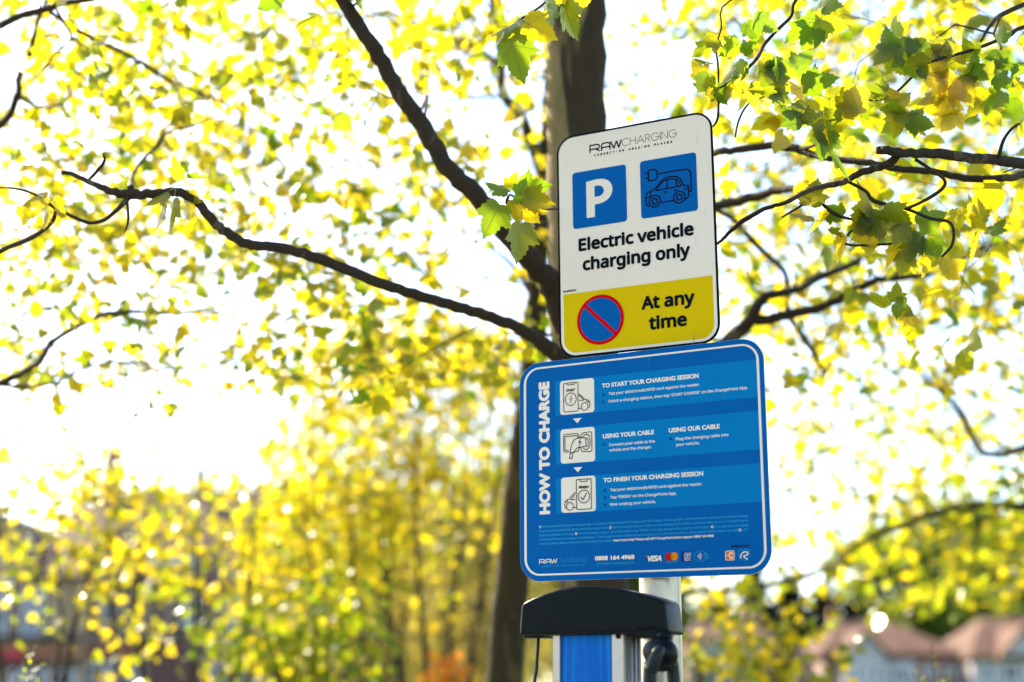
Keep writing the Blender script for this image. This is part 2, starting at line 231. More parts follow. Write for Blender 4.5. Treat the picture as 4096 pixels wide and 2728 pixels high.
u496;427 430 427 0 370 0 359 57 356 57 340 36 321 20 273 -1 220 -8 173 -4 134 8 103 29 81 59 68 99 63 148 63 430 135 430 135 153 141 108 158 76 188 57 230 51 273 55 306 69 330 91 345 121 354 160 357 206 357 430
v407;163 0 0 430 75 430 167 176 180 137 193 96 201 63 204 63 214 96 227 138 241 176 332 430 407 430 244 0
w630;346 243 336 276 328 308 321 335 316 357 313 357 308 335 302 307 294 275 284 242 207 1 127 1 9 431 82 431 141 201 153 154 163 109 169 73 172 73 178 97 185 128 193 160 201 188 277 431 354 431 428 188 440 149 451 109 457 74 460 74 466 108 477 153 489 201 549 431 621 431 502 1 419 1
y409;1 430 76 430 169 185 184 144 196 105 205 68 209 68 224 121 245 186 333 430 409 430 224 -59 207 -97 188 -130 165 -156 138 -176 106 -188 67 -192 34 -190 9 -186 9 -130 30 -133 56 -135 79 -132 99 -126 116 -114 130 -99 152 -59 174 -2
|442;192 609 250 609 250 -193 192 -193'''

# ------------------------------------------------------------ mesh collectors
class MB:
    def __init__(s): s.v = []; s.f = []; s.m = []; s.smooth = []
    def add(s, V, F, mi=0, smooth=False):
        b = len(s.v); s.v += [tuple(p) for p in V]
        for f in F: s.f.append(tuple(b+i for i in f)); s.m.append(mi); s.smooth.append(smooth)
    def box(s, lo, hi, mi=0, M=None):
        x0, y0, z0 = lo; x1, y1, z1 = hi
        V = [Vector(p) for p in ((x0,y0,z0),(x1,y0,z0),(x1,y1,z0),(x0,y1,z0),(x0,y0,z1),(x1,y0,z1),(x1,y1,z1),(x0,y1,z1))]
        if M is not None: V = [M @ p for p in V]
        s.add(V, ((0,3,2,1),(4,5,6,7),(0,1,5,4),(1,2,6,5),(2,3,7,6),(3,0,4,7)), mi)
    def prism(s, poly, y0, y1, mi=0, M=None):
        """polygon in x,z pushed from y0 to y1"""
        n = len(poly); V = [Vector((x, y0, z)) for x, z in poly]+[Vector((x, y1, z)) for x, z in poly]
        if M is not None: V = [M @ p for p in V]
        F = [tuple(range(n)), tuple(range(2*n-1, n-1, -1))]+[(i, i+n, (i+1) % n+n, (i+1) % n) for i in range(n)]
        s.add(V, F, mi)
    def tube(s, P, R, seg=8, mi=0, wob=0.0, cap=True, sub=1):
        P = [Vector(p) for p in P]; R = list(R) if hasattr(R, '__len__') else [R]*len(P)
        if sub > 1: P, R = smooth_path(P, R, sub)
        n = len(P); V = []; F = []; prev = None
        for i, p in enumerate(P):
            t = (P[min(i+1, n-1)]-P[max(i-1, 0)]).normalized()
            a = t.orthogonal() if prev is None else prev-t*prev.dot(t)
            a.normalize(); b = t.cross(a); prev = a
            for k in range(seg):
                an = 2*math.pi*k/seg; r = R[i]*(1+(random.uniform(-wob, wob) if wob else 0))
                V.append(p+(a*math.cos(an)+b*math.sin(an))*r)
        for i in range(n-1):
            for k in range(seg):
                k2 = (k+1) % seg; F.append((i*seg+k, i*seg+k2, (i+1)*seg+k2, (i+1)*seg+k))
        if cap: F.append(tuple(range(seg-1, -1, -1))); F.append(tuple(range((n-1)*seg, n*seg)))
        s.add(V, F, mi, True)
    def mesh(s, name, off=(0, 0, 0)):
        me = bpy.data.meshes.new(name); o = Vector(off)
        me.from_pydata([tuple(Vector(p)-o) for p in s.v], [], s.f)
        me.polygons.foreach_set('material_index', s.m); me.polygons.foreach_set('use_smooth', s.smooth); me.update()
        return me
    def build(s, name, mats, parent=None, world=True, label=None):
        off = parent.location if (parent is not None and world) else (0, 0, 0)
        if parent is not None and world and parent.parent is not None: off = parent.location+parent.parent.location
        o = link(name, s.mesh(name, off), mats, parent)
        if label: o['label'] = label
        return o
def smooth_path(P, R, sub):
    n = len(P); Q = []; S = []
    for i in range(n-1):
        p0, p1, p2, p3 = P[max(i-1, 0)], P[i], P[i+1], P[min(i+2, n-1)]
        for k in range(sub):
            t = k/sub
            Q.append(0.5*((2*p1)+(p2-p0)*t+(2*p0-5*p1+4*p2-p3)*t*t+(3*p1-p0-3*p2+p3)*t**3)); S.append(R[i]*(1-t)+R[i+1]*t)
    Q.append(P[-1]); S.append(R[-1]); return Q, S

# ------------------------------------------------------------ flat graphics on a board, in millimetres
GLYPH = {}
for ln in GLYPH_TEXT.split('\n'):
    if not ln: continue
    h, *cs = ln[1:].split(';')
    GLYPH[ln[0]] = (float(h), [[tuple(map(float, q)) for q in zip(c.split()[0::2], c.split()[1::2])] for c in cs if c.strip()])
def curve_faces(c):
    o = bpy.data.objects.new('tmp', c); COL.objects.link(o); dg = bpy.context.evaluated_depsgraph_get(); e = o.evaluated_get(dg); me = e.to_mesh()
    V = [(v.co.x, v.co.y) for v in me.vertices]; F = [tuple(p.vertices) for p in me.polygons]
    e.to_mesh_clear(); bpy.data.objects.remove(o); bpy.data.curves.remove(c); return V, F
def outline_mesh(contours):
    """fill closed outlines (holes by winding) and return verts, faces"""
    c = bpy.data.curves.new('tmp', 'CURVE'); c.dimensions = '2D'; c.fill_mode = 'FRONT'
    for pts in contours:
        s = c.splines.new('POLY'); s.points.add(len(pts)-1); s.use_cyclic_u = True
        for q, p in zip(s.points, pts): q.co = (p[0], p[1], 0, 1)
    V, F = curve_faces(c)
    return V, F
def glyph_text(body, track=0.0):
    """embedded humanist sans; cap height 714 units"""
    x = 0; cont = []
    for ch in body:
        a, cs = GLYPH.get(ch, GLYPH[' '])
        cont += [[(p[0]+x, p[1]) for p in c] for c in cs]; x += a+track
    V, F = outline_mesh(cont); return V, F, 573.0
def font_text(body, track=1.0):
    """Blender's built-in geometric sans"""
    c = bpy.data.curves.new('tmp', 'FONT'); c.body = body; c.size = 1000; c.space_character = track; c.resolution_u = 4
    V, F = curve_faces(c)
    return V, F, CAPH
_c = bpy.data.curves.new('tmp', 'FONT'); _c.body = 'H'; _c.size = 1000
CAPH = max(v[1] for v in curve_faces(_c)[0])

class Board:
    """collects flat ink shapes; each new shape lies a hair (0.01 mm) above the one before"""
    def __init__(s): s.lay = 0; s.parts = {}
    def put(s, part, V, F, mi=0, dz=0.008):
        s.lay += 1; y = -(s.lay*dz)/1000
        b = s.parts.setdefault(part, MB()); b.add([(p[0]/1000, y, p[1]/1000) for p in V], F, mi)
    def poly(s, part, pts, mi=0): s.put(part, pts, [tuple(range(len(pts)))], mi)
    def rrect(s, part, x0, z0, x1, z1, r, mi=0): s.poly(part, rr(x0, z0, x1, z1, r), mi)
    def ring(s, part, outer, inner, mi=0):
        n = len(outer); s.put(part, outer+inner, [(i, (i+1) % n, n+(i+1) % n, n+i) for i in range(n)], mi)
    def disc(s, part, cx, cz, r, mi=0, n=48, rz=None):
        rz = rz or r; s.poly(part, [(cx+r*math.cos(2*math.pi*i/n), cz+rz*math.sin(2*math.pi*i/n)) for i in range(n)], mi)
    def circ(s, part, cx, cz, r, wd, mi=0, n=56, rz=None):
        rz = rz or r
        f = lambda e: [(cx+(r+e)*math.cos(2*math.pi*i/n), cz+(rz+e)*math.sin(2*math.pi*i/n)) for i in range(n)]
        s.ring(part, f(wd/2), f(-wd/2), mi)
    def stroke(s, part, pts, wd, mi=0, closed=False, curve=0):
        if curve:
            P = [Vector((p[0], 0, p[1])) for p in pts]
            if closed: P = P+[P[0]]
            P, _ = smooth_path(P, [0]*len(P), curve); pts = [(p.x, p.z) for p in P]
            if closed: pts = pts[:-1]
        n = len(pts); L = []; Rr = []
        for i in range(n):
            p = Vector(pts[i]); a = Vector(pts[i-1]) if (i > 0 or closed) else None; b = Vector(pts[(i+1) % n]) if (i < n-1 or closed) else None
            d1 = (p-a).normalized() if a is not None else None; d2 = (b-p).normalized() if b is not None else None
            d = (d1+d2) if (d1 is not None and d2 is not None) else (d1 or d2)
            if d.length < 1e-6: d = d1
            d = d.normalized(); nn = Vector((-d.y, d.x)); k = 1.0
            if d1 is not None and d2 is not None: k = 1/max(0.45, nn.dot(Vector((-d1.y, d1.x))))
            L.append(tuple(p+nn*wd/2*k)); Rr.append(tuple(p-nn*wd/2*k))
        m = n if closed else n-1
        s.put(part, L+Rr, [(i, (i+1) % n, n+(i+1) % n, n+i) for i in range(m)], mi)
        if not closed and wd > 1.0:
            for p in (pts[0], pts[-1]): s.disc(part, p[0], p[1], wd/2, mi, 14)
    def text(s, part, body, x0, z0, x1, cap, bold=0.0, mi=0, font='g', shear=0.0, rot=False, copies=8, track=0.0):
        """x0..x1 = ink extent, z0 = baseline, cap = cap height in mm; bold = pen radius in mm"""
        V, F, ch = glyph_text(body, track) if font == 'g' else font_text(body, 1+track)
        xs = [p[0] for p in V]; a, b = min(xs), max(xs)
        k = cap/ch; kx = k if x1 is None else (x1-x0-2*bold)/(b-a)
        kz = (cap-2*bold*0.6)/ch
        W = [(x0+bold+(p[0]-a)*kx+p[1]*kz*shear, z0+bold*0.6+p[1]*kz) for p in V]
        offs = [(0, 0)] if bold == 0 else [(bold*math.cos(2*math.pi*i/copies), bold*math.sin(2*math.pi*i/copies)) for i in range(copies)]+([(0, 0)] if bold > 1 else [])
        for dx, dz in offs:
            U = [(p[0]+dx, p[1]+dz) for p in W]
            if rot: U = [(x0-(p[1]-z0), z0+(p[0]-x0)) for p in U]
            s.put(part, U, F, mi); s.lay -= 0.9
    def build(s, parent, mats):
        return {k: b.build(k.split('#')[0], mats, parent, world=False) for k, b in s.parts.items()}
def rr(x0, z0, x1, z1, r, n=10, corners=(1, 1, 1, 1)):
    """rounded rectangle, corners = bl, br, tr, tl"""
    out = []
    for i, (cx, cz, a) in enumerate(((x0+r, z0+r, 180), (x1-r, z0+r, 270), (x1-r, z1-r, 0), (x0+r, z1-r, 90))):
        if corners[i]: out += [(cx+r*math.cos(math.radians(a+90*k/n)), cz+r*math.sin(math.radians(a+90*k/n))) for k in range(n+1)]
        else: out += [((x0 if i in (0, 3) else x1), (z0 if i < 2 else z1))]
    return out

def plate(parent, W, H, r, mats, th=0.003, name='panel'):
    b = MB(); b.prism([(x/1000, z/1000) for x, z in rr(0, 0, W, H, r, 14)], 0.0, th); 
    o = b.build(name, mats, parent, world=False); return o
def signM(R, c, W, H):
    X, Y, Z = (Vector(R[0]), Vector(R[1]), Vector(R[2]))
    o = Vector(c)-X*(W/2)-Z*(H/2)
    m = Matrix((X, Y, Z)).transposed().to_4x4(); m.translation = o; return m

# ============================================================ the two boards on the round post
WW, WH = 376.85, 520.93; BW_, BH = 577.81, 485.26
wsX, wsY, wsZ, wsC = [0.88746, -0.46089, -0.00189], [0.46069, 0.88694, 0.03322], [-0.01363, -0.03035, 0.99945], [0.2707, 3.0, 2.48952]
bsX, bsY, bsZ, bsC = [0.86743, -0.49755, -0.00399], [0.49749, 0.86713, 0.02448], [-0.00872, -0.02322, 0.99969], [0.27014, 3.0, 1.98178]

def thin_caps(B, part, x0, z0, cap, x1, wd, mi):
    """hairline geometric capitals CHARGING"""
    gl = {'C': (.90, [[(.5+.5*math.cos(math.radians(a)), .5+.5*math.sin(math.radians(a))) for a in range(42, 320, 12)]]),
          'H': (.74, [[(0, 0), (0, 1)], [(.74, 0), (.74, 1)], [(0, .52), (.74, .52)]]),
          'A': (.92, [[(0, 0), (.46, 1), (.92, 0)], [(.16, .34), (.76, .34)]]),
          'R': (.60, [[(0, 0), (0, 1), (.33, 1), (.48, .96), (.57, .86), (.59, .74), (.55, .62), (.44, .53), (.3, .5), (0, .5)], [(.32, .5), (.6, 0)]]),
          'G': (1.0, [[(.5+.5*math.cos(math.radians(a)), .5+.5*math.sin(math.radians(a))) for a in range(42, 361, 12)]+[(1, .5), (.52, .5)]]),
          'I': (0, [[(0, 0), (0, 1)]]),
          'N': (.76, [[(0, 0), (0, 1), (.76, 0), (.76, 1)]])}
    word = 'CHARGING'; gap = .20; tot = sum(gl[c][0] for c in word)+gap*(len(word)-1); k = (x1-x0)/tot; x = x0
    for ch in word:
        wdt, ss = gl[ch]
        for st in ss: B.stroke(part, [(x+p[0]*k, z0+p[1]*cap) for p in st], wd, mi)
        x += (wdt+gap)*k
def raw_caps(B, part, x0, z0, cap, x1, wd, mi):
    k = (x1-x0)/78.0; q = cap/17.5
    f = lambda pts: [(x0+p[0]*k, z0+p[1]*q) for p in pts]
    B.stroke(part, f([(1.5, 0), (1.5, 16), (20, 16), (23.5, 14.6), (25, 12), (25, 10), (23.5, 7.4), (20.5, 6.2), (3, 6.2)]), wd, mi)
    B.stroke(part, f([(15, 6.2), (24.5, .6)]), wd, mi)
    B.stroke(part, f([(30, 0), (30, 10.5), (31.5, 14.3), (35, 16), (46, 16), (49.6, 14.3), (51, 10.5), (51, 0)]), wd, mi)
    B.stroke(part, f([(30, 6.2), (51, 6.2)]), wd, mi)
    B.stroke(part, f([(53, 16.2), (60, 1), (61, 1), (66.5, 15), (67.5, 15), (72, 1), (73, 1), (78.5, 16.2)]), wd, mi)
def spaced(B, part, body, x0, x1, z0, cap, bold, mi):
    """widely tracked small capitals, letter by letter"""
    n = len(body); st = (x1-x0-cap*.8)/(n-1)
    for i, ch in enumerate(body):
        if ch != ' ': B.text(part, ch, x0+st*i, z0, x0+st*i+(cap*.28 if ch == 'I' else cap*.82), cap, bold, mi, 'g', copies=4)

# ---- white parking board
E = empty('parking_sign', M=signM([wsX, wsY, wsZ], wsC, WW/1000, WH/1000))
tag(E, 'tall white and yellow board reading Electric vehicle charging only, above the blue board', 'sign')
plate(E, WW, WH, 42, [M_black], 0.003)
B = Board(); WM = [M_white, M_black, M_sblue, M_yellow, M_red, M_scuff, M_grime]
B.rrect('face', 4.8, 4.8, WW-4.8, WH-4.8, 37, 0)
B.poly('yellow_panel', rr(11.3, 10.6, WW-12.4, 147.0, 31, 12, (1, 1, 0, 0)), 3)
raw_caps(B, 'lettering', 82.2, 472.4, 17.6, 160.5, 3.5, 1)
thin_caps(B, 'lettering', 163.0, 473.2, 17.6, 294.0, 1.15, 1)
spaced(B, 'lettering', 'CONNECTING AMAZING PLACES', 94, 283, 460.8, 5.2, 0.5, 1)
B.rrect('parking_symbol', 38.3, 296.2, 171.0, 429.6, 8, 2)
B.rrect('car_symbol', 204.8, 296.2, 337.6, 429.8, 8, 2)
# P: stem and bowl
V = [(72.8, 317.8), (93.0, 317.8), (93.0, 347.0)]
bowl = [(104, 347.2), (118, 350.4), (129, 357.8), (135.2, 367.5), (137, 377), (135, 388), (128, 397.6), (117, 403.4), (104, 405.4), (90, 405.0), (72.8, 403.0)]
Pv, _ = smooth_path([Vector((x, 0, z)) for x, z in bowl], [0]*len(bowl), 4)
outer = V+[(p.x, p.z) for p in Pv]
hole = [(93, 365.2), (93, 389.6), (99, 390.6), (106, 389.8), (112.5, 386.2), (116, 380.5), (116.2, 374), (112.5, 368.4), (106, 365), (99, 364.4)]
Vv, Ff = outline_mesh([outer, hole[::-1]]); B.put('parking_symbol', Vv, Ff, 0)
# car with plug
k = 'car_symbol'
B.stroke(k, [(217.5, 399.6), (224, 399.4)], 3.3, 1); B.stroke(k, [(217.8, 388.3), (224.6, 388.0)], 3.3, 1)
B.stroke(k, [(225, 383), (224.6, 403), (227, 405.5), (234, 406), (241, 405), (245.3, 400.5), (245.3, 387), (241.5, 382.2), (234, 380.8), (227, 381)], 3.3, 1, True)
B.stroke(k, [(245.6, 394.2), (310, 394.4), (317, 393), (322, 388.5), (323.9, 382), (323.9, 346), (323, 342.4), (318, 342.2)], 3.3, 1)
B.stroke(k, [(224, 322.5), (219.5, 324.5), (217.2, 331), (216.5, 340), (217.5, 349), (221.5, 354.3), (231, 357.2), (239, 360.2), (246, 367), (254, 375.5), (263, 381), (273, 383.2), (284, 382.8), (293, 379.6), (299.5, 373.5), (303.8, 364.8), (306.3, 357.2), (311, 356.9), (316.4, 356.2), (318, 352), (317.5, 341), (317.6, 333), (315, 328.8), (309.5, 327)], 3.3, 1)
B.stroke(k, [(220, 343), (226, 343.5), (229, 347.5), (228.5, 354.5)], 2.8, 1)
B.stroke(k, [(242, 356.3), (248, 365), (256, 373.6), (266, 377.2), (278, 377.8), (289, 375.6), (296, 369), (300.2, 358.2)], 3.0, 1)
B.stroke(k, [(242, 356.3), (300.2, 357.6)], 3.0, 1)
B.stroke(k, [(269.2, 376.6), (267.6, 357.2)], 3.0, 1); B.stroke(k, [(289.4, 374.6), (291, 357.6)], 3.0, 1)
B.stroke(k, [(261, 349.6), (266.5, 349.8)], 3.2, 1); B.stroke(k, [(284.6, 349.5), (290.7, 349.6)], 3.2, 1)
B.stroke(k, [(307, 352.5), (309.5, 348), (313.5, 348), (315.5, 351.5)], 2.2, 1)
B.stroke(k, [(254.5, 326.8), (281, 327.2)], 3.0, 1)
for cx, cz in ((238.0, 332.3), (295.6, 332.6)):
    B.circ(k, cx, cz, 13.2, 3.0, 1); B.circ(k, cx, cz, 6.2, 3.2, 1)
B.text('lettering#0', 'Electric vehicle', 51.2, 243.0, 326.0, 28.2, 1.75, 1)
B.text('lettering#1', 'charging only', 60.6, 196.6, 316.4, 28.6, 1.75, 1)
B.text('lettering#2', 'RAWEV01', 11.4, 151.2, 42.6, 4.6, 0.32, 1, copies=4, track=40)
B.text('lettering#3', 'At any', 199.4, 90.2, 322.8, 28.6, 1.75, 1)
B.text('lettering#4', 'time', 215.8, 43.6, 303.4, 28.6, 1.75, 1)
B.disc('no_waiting_symbol', 100.9, 79.2, 56.6, 4, 72)
B.disc('no_waiting_symbol', 100.9, 79.2, 49.4, 2, 72)
B.stroke('no_waiting_symbol', [(66.4, 112.9), (135.4, 45.5)], 8.2, 4)
# weathering: a chip at the bottom edge, drips and specks of grime
B.stroke('weathering', [(316.5, 3.0), (318, 12), (317, 20)], 1.1, 5)
for x, z, l_ in ((330, 236, 18), (318, 26, 9), (341, 470, 26), (352, 300, 14), (24, 470, 20)): B.stroke('weathering', [(x, z), (x+.6, z-l_*.5), (x-.3, z-l_)], .55, 6)
for i in range(46):
    x, z = random.uniform(12, 365), random.uniform(14, 505)
    B.disc('weathering', x, z, random.choice([.25, .35, .4, .6]), random.choice([1, 5, 1]), 6)
B.build(E, WM)['weathering']['kind'] = 'stuff'
b = MB()
for z in (90, 430): b = MB(); b.box((.150, .0032, z/1000-.014), (.226, .030, z/1000+.014)); b.build('bracket', [M_alu], E, world=False)

# ---- blue instruction board
E2 = empty('instruction_sign', M=signM([bsX, bsY, bsZ], bsC, BW_/1000, BH/1000))
tag(E2, 'wide blue board headed HOW TO CHARGE with three steps, on the round post', 'sign')
plate(E2, BW_, BH, 50, [M_alu], 0.003)
B = Board(); BM = [M_bblue, M_bwhite, M_band, M_cyan, M_black, M_orange, M_amber, M_ored, M_navy, M_dkblue, M_scuff]
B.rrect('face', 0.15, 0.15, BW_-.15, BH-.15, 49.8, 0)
o_ = rr(10.9, 12.1, BW_-10.7, BH-10.9, 38, 14); i_ = rr(16.6, 15.9, BW_-15.9, BH-14.7, 33, 14)
for z0, z1 in ((357.6, 440.8), (249.4, 333.2), (142.6, 224.6)):
    B.poly('band#%d' % z0, rr(90.6, z0+2, BW_-15.9, z1-2, 6, 8, (1, 0, 0, 1)), 2)
B.ring('border', o_, i_, 1)
for (x0, z0, x1, z1) in ((103, 361.2, 187.2, 437.2), (103.2, 253.0, 187.2, 328.6), (103.6, 145.4, 187.2, 222.2)):
    B.rrect('card#%d' % z0, x0, z0, x1, z1, 7, 1)
for z in (350.8, 242.8): B.poly('arrow#%d' % z, [(134.4, z), (145.0, z-11), (155.9, z)], 1)
B.text('lettering#how', 'HOW TO CHARGE', 75.3, 144.6, 75.3+296.0, 25.4, 2.1, 1, 'f', rot=True)
L = 'lettering'
def h(body, x0, z0, x1): B.text('lettering#'+body[:9]+str(z0), body, x0, z0, x1, 9.4, 0.55, 1, 'f', copies=6)
def t(body, x0, z0, x1, cap=5.9): B.text('lettering#'+body[:5]+str(z0), body, x0, z0, x1, cap, 0.2, 1, 'g', copies=5)
h('TO START YOUR CHARGING SESSION', 206.4, 412.5, 433.0)
t('Tap your debit/credit/RFID card against the reader.', 222.0, 395.4, 435.0)
t("Select a charging station, then tap 'START CHARGE' on the ChargePoint App.", 221.8, 378.6, 541.2)
h('USING YOUR CABLE', 206.5, 301.0, 327.4); h('USING OUR CABLE', 361.8, 301.4, 476.4)
t('Connect your cable to the', 221.5, 283.1, 329.0); t('vehicle and the charger.', 221.3, 271.4, 321.6)
t('Plug the charging cable into', 376.8, 283.8, 495.0); t('your vehicle.', 377.3, 271.6, 430.2)
h('TO FINISH YOUR CHARGING SESSION', 206.5, 205.6, 436.5)
t('Tap your debit/credit/RFID card against the reader.', 221.9, 185.8, 434.0)
t("Tap 'FINISH' on the ChargePoint App.", 221.8, 169.8, 375.5); t('Now unplug your vehicle.', 221.4, 154.8, 327.9)
for x, z in ((209.7, 397.3), (209.4, 381.2), (210.1, 287.8), (365.4, 287.8), (209.6, 188.4), (209.7, 172.3), (209.4, 157.6)):
    B.disc('bullet#%d' % (x*z), x, z, 3.5, 9, 24)
def sm(segs, z):
    for body, x0, x1, wht in segs: B.text('lettering#sm%d' % z, body, x0, z, x1, 4.9, 0.28 if wht else 0.12, 1 if wht else 3, 'g', copies=3)
sm([('1)', 47.6, 53.0, 1), ('Open/download the ChargePoint App and sign in. Locate the preferred station in the App & tap "Start Charge" to start a session. You will then need to select a port to initiate a charge.', 54.1, 531.5, 0)], 115.6)
sm([('If paying by debit/credit/RFID, tap the card on the screen reader.', 47.5, 216.6, 0), ('2)', 218.1, 223.2, 1), ("Plug the connector into your vehicle to start charging. You'll receive a notification when your car is charged if you've", 225.0, 531.1, 0)], 106.2)
sm([('enabled notifications in the App.', 47.4, 134.6, 0), ('3)', 136.3, 141.3, 1), ('To end the session, tap your card on the reader or tap "FINISH" on the app and return the connector to the station.', 143.2, 447.6, 0), ('4)', 449.6, 454.8, 1), ('If the cable does not release', 456.8, 530.7, 0)], 96.8)
sm([('immediately from your car please try the following: 1. Stop charge via vehicle dashboard/app/charging port. 2. Lock and unlock your vehicle several times to release the cable', 47.4, 507.8, 0), ('5)', 509.6, 514.8, 1), ('A VAT', 516.6, 530.4, 0)], 87.6)
sm([('receipt will always display on the screen once a session has finished.', 47.3, 226.6, 0), ('Need more help? Please call 24/7 ChargePoint driver support: 0808 164 4968', 228.3, 455.2, 1)], 78.5)
raw_caps(B, 'lettering#logo', 47.6, 38.0, 9.4, 90.9, 1.7, 1); thin_caps(B, 'lettering#logo', 92.6, 38.0, 9.6, 166.1, 0.6, 3)
spaced(B, 'lettering#logo', 'CONNECTING AMAZING PLACES', 54.5, 160.3, 30.5, 2.8, 0.25, 3)
B.text('lettering#'+str(B.lay), '0808 164 4968', 183.3, 40.1, 276.2, 8.9, 0.75, 1, 'f', copies=6)
B.text('lettering#'+str(B.lay), '24/7 helpline | rawcharging.com', 185.6, 30.6, 275.6, 5.0, 0.12, 3, copies=3)
B.text('lettering#'+str(B.lay), 'RAWAC05v2', 491.5, 55.3, 531.2, 4.5, 0.3, 4, copies=4, track=60)
k = 'payment_mark'
B.text(k, 'VISA', 304.2, 34.0, 338.4, 11.2, 1.1, 1, 'g', shear=0.22); B.poly(k, [(302.6, 45.3), (308.2, 45.3), (309.4, 40.6)], 6)
B.disc(k, 354.4, 41.9, 8.6, 7, 36); B.disc(k, 366.6, 42.2, 8.6, 6, 36)
lens = [(354.4+8.6*math.cos(math.radians(a)), 41.9+8.6*math.sin(math.radians(a))) for a in range(-44, 46, 8)]+[(366.6+8.6*math.cos(math.radians(a)), 42.2+8.6*math.sin(math.radians(a))) for a in range(136, 226, 8)]
B.poly(k, lens, 5)
B.text(k, 'mastercard', 349.8, 29.4, 373.1, 3.6, 0.12, 3, copies=3)
B.rrect(k, 381.8, 29.4, 404.0, 51.6, .5, 8)
B.text(k, 'AM', 388.0, 41.4, 403.6, 7.2, 0.75, 1, copies=6); B.text(k, 'EX', 389.2, 32.2, 403.8, 7.2, 0.75, 1, copies=6)
B.text(k, 'AM', 388.7, 42.0, 403.0, 6.0, 0.12, 8, copies=3); B.text(k, 'EX', 389.8, 32.8, 403.2, 6.0, 0.12, 8, copies=3)
B.circ(k, 425.2, 40.5, 14.6, 0.8, 3, rz=10.4)
for i, r in enumerate((2.6, 5.2, 7.8, 10.4)):
    B.stroke(k, [(416.5+r*math.cos(math.radians(a)), 40.5+r*math.sin(math.radians(a))) for a in range(-42, 43, 12)], 1.0, 1)
B.stroke(k, [(431, 46), (436, 45.5), (440, 42), (445, 35)], .8, 3); B.stroke(k, [(431, 43), (434.5, 41.6), (432, 38), (436.5, 36.5), (441, 33.5)], .8, 3)
B.stroke(k, [(433.5, 45.2), (436.5, 42.5), (434.6, 41.2)], .7, 3)
k = 'network_mark'
B.rrect(k, 478.9, 29.6, 499.0, 49.2, 3.6, 1); B.rrect(k, 480.2, 30.9, 497.7, 47.9, 2.6, 5)
B.stroke(k, [(480.0, 39.6), (486.0, 39.6)], 1.5, 1); B.stroke(k, [(494.6, 42.4), (493.6, 44.4), (491.4, 45.1), (488.9, 44.2), (488.0, 41.6), (488.0, 37.4), (488.9, 34.8), (491.4, 33.9), (493.6, 34.6), (494.6, 36.6)], 2.6, 1)
B.stroke(k, [(511.6, 50.0), (529.0, 50.2), (531.6, 46), (532.2, 40), (529.4, 33.6), (524.5, 29.7), (519.5, 28.9), (513.6, 30.8), (509, 35.6), (507.2, 41), (508.2, 46)], 1.0, 3, True)
B.stroke(k, [(511.6, 33.4), (512.2, 38.0), (514.4, 42.2), (518, 44.8), (523, 45.6), (526.8, 44.4), (527.8, 41.6), (525.6, 39), (520.6, 38.2), (518.4, 36.6), (519.6, 34.8), (526.2, 30.6)], 2.3, 1)
# step icons
k = 'step_icon#1'; lw = 1.5
B.stroke(k, rr(112.0, 367.0, 147.8, 431.3, 3.2, 5), lw, 4, True)
B.stroke(k, [(120.0, 431.2), (121.2, 427.8), (122.6, 427.0), (137.6, 427.0), (139.0, 427.8), (140.2, 431.2)], lw, 4)
B.text(k, 'START', 119.0, 412.0, 140.6, 5.5, 0.42, 4, 'f', copies=5)
B.circ(k, 129.6, 394.6, 13.6, lw, 4, rz=13.9)
B.stroke(k, [(132.4, 405.0), (126.4, 394.9), (130.0, 394.6), (127.4, 384.6), (134.4, 396.6), (130.6, 397.2)], .9, 4, True)
B.stroke(k, [(148.4, 403.8), (153, 402), (157.2, 398.4), (161.5, 394), (166.2, 390.6), (171.5, 388.9), (174.4, 387.2), (176.3, 383.4), (176.4, 376), (175.2, 372.8), (172.4, 371.9)], lw, 4)
B.stroke(k, [(150.4, 401), (155, 397.2), (162.1, 389.6), (151.2, 389.7)], lw, 4); B.stroke(k, [(148.4, 371.9), (154.4, 371.8)], lw, 4)
B.stroke(k, [(169.2, 388.6), (169.6, 385.2), (172.8, 384.4), (175.4, 385.6)], lw, 4); B.circ(k, 163.6, 375.2, 8.4, lw, 4)
k = 'step_icon#2'
B.stroke(k, [(123.8, 278.0), (114, 277.9), (111.6, 279.4), (110.8, 283), (110.7, 312.6), (112.4, 315.8), (115.4, 316.9), (144.6, 316.7), (147.6, 315.4), (148.6, 312.6), (148.6, 307.4)], lw, 4)
B.stroke(k, [(122.6, 281.6), (115.2, 281.6), (114.2, 282.8), (114.2, 310.6), (115.6, 312.4), (144.2, 312.4), (145.4, 311.0), (145.6, 307.6)], lw, 4)
B.stroke(k, [(135.6, 277.6), (144.8, 277.6), (147.6, 279.0), (148.4, 282), (148.4, 285.4)], lw, 4)
B.stroke(k, [(153.8, 306.6), (154.6, 313.6), (157.6, 316.6), (176, 318.4), (179, 317.2), (180.2, 314.4), (180.0, 278), (178.6, 275.4), (175.8, 274.8), (157.6, 276.4), (154.6, 278.4), (153.8, 281.6), (153.8, 286.0)], lw, 4)
B.stroke(k, [(148.6, 308.6), (153.6, 308.8)], lw, 4); B.stroke(k, [(148.6, 285.4), (153.6, 285.2)], lw, 4)
B.stroke(k, [(158.4, 308), (162, 312), (167.2, 313.4), (172, 311.4), (175.2, 305), (176.3, 296.4), (175.2, 288), (172, 281.8), (167.2, 279.6), (162, 281.2), (158.2, 285.4)], lw, 4)
B.stroke(k, [(126.6, 276.0), (128.2, 284), (130.4, 292), (133.4, 299), (138, 304.0), (144.6, 306.2), (165.0, 306.2), (165.6, 300), (165.6, 287.0), (148.6, 286.6), (143.2, 284.6), (139.4, 281.0), (137.0, 275.6)], lw, 4, True)
B.stroke(k, [(165.6, 303.6), (169.4, 304.2), (171.2, 301.6), (171.2, 289.6), (169.4, 286.8), (165.6, 287.4)], lw, 4)
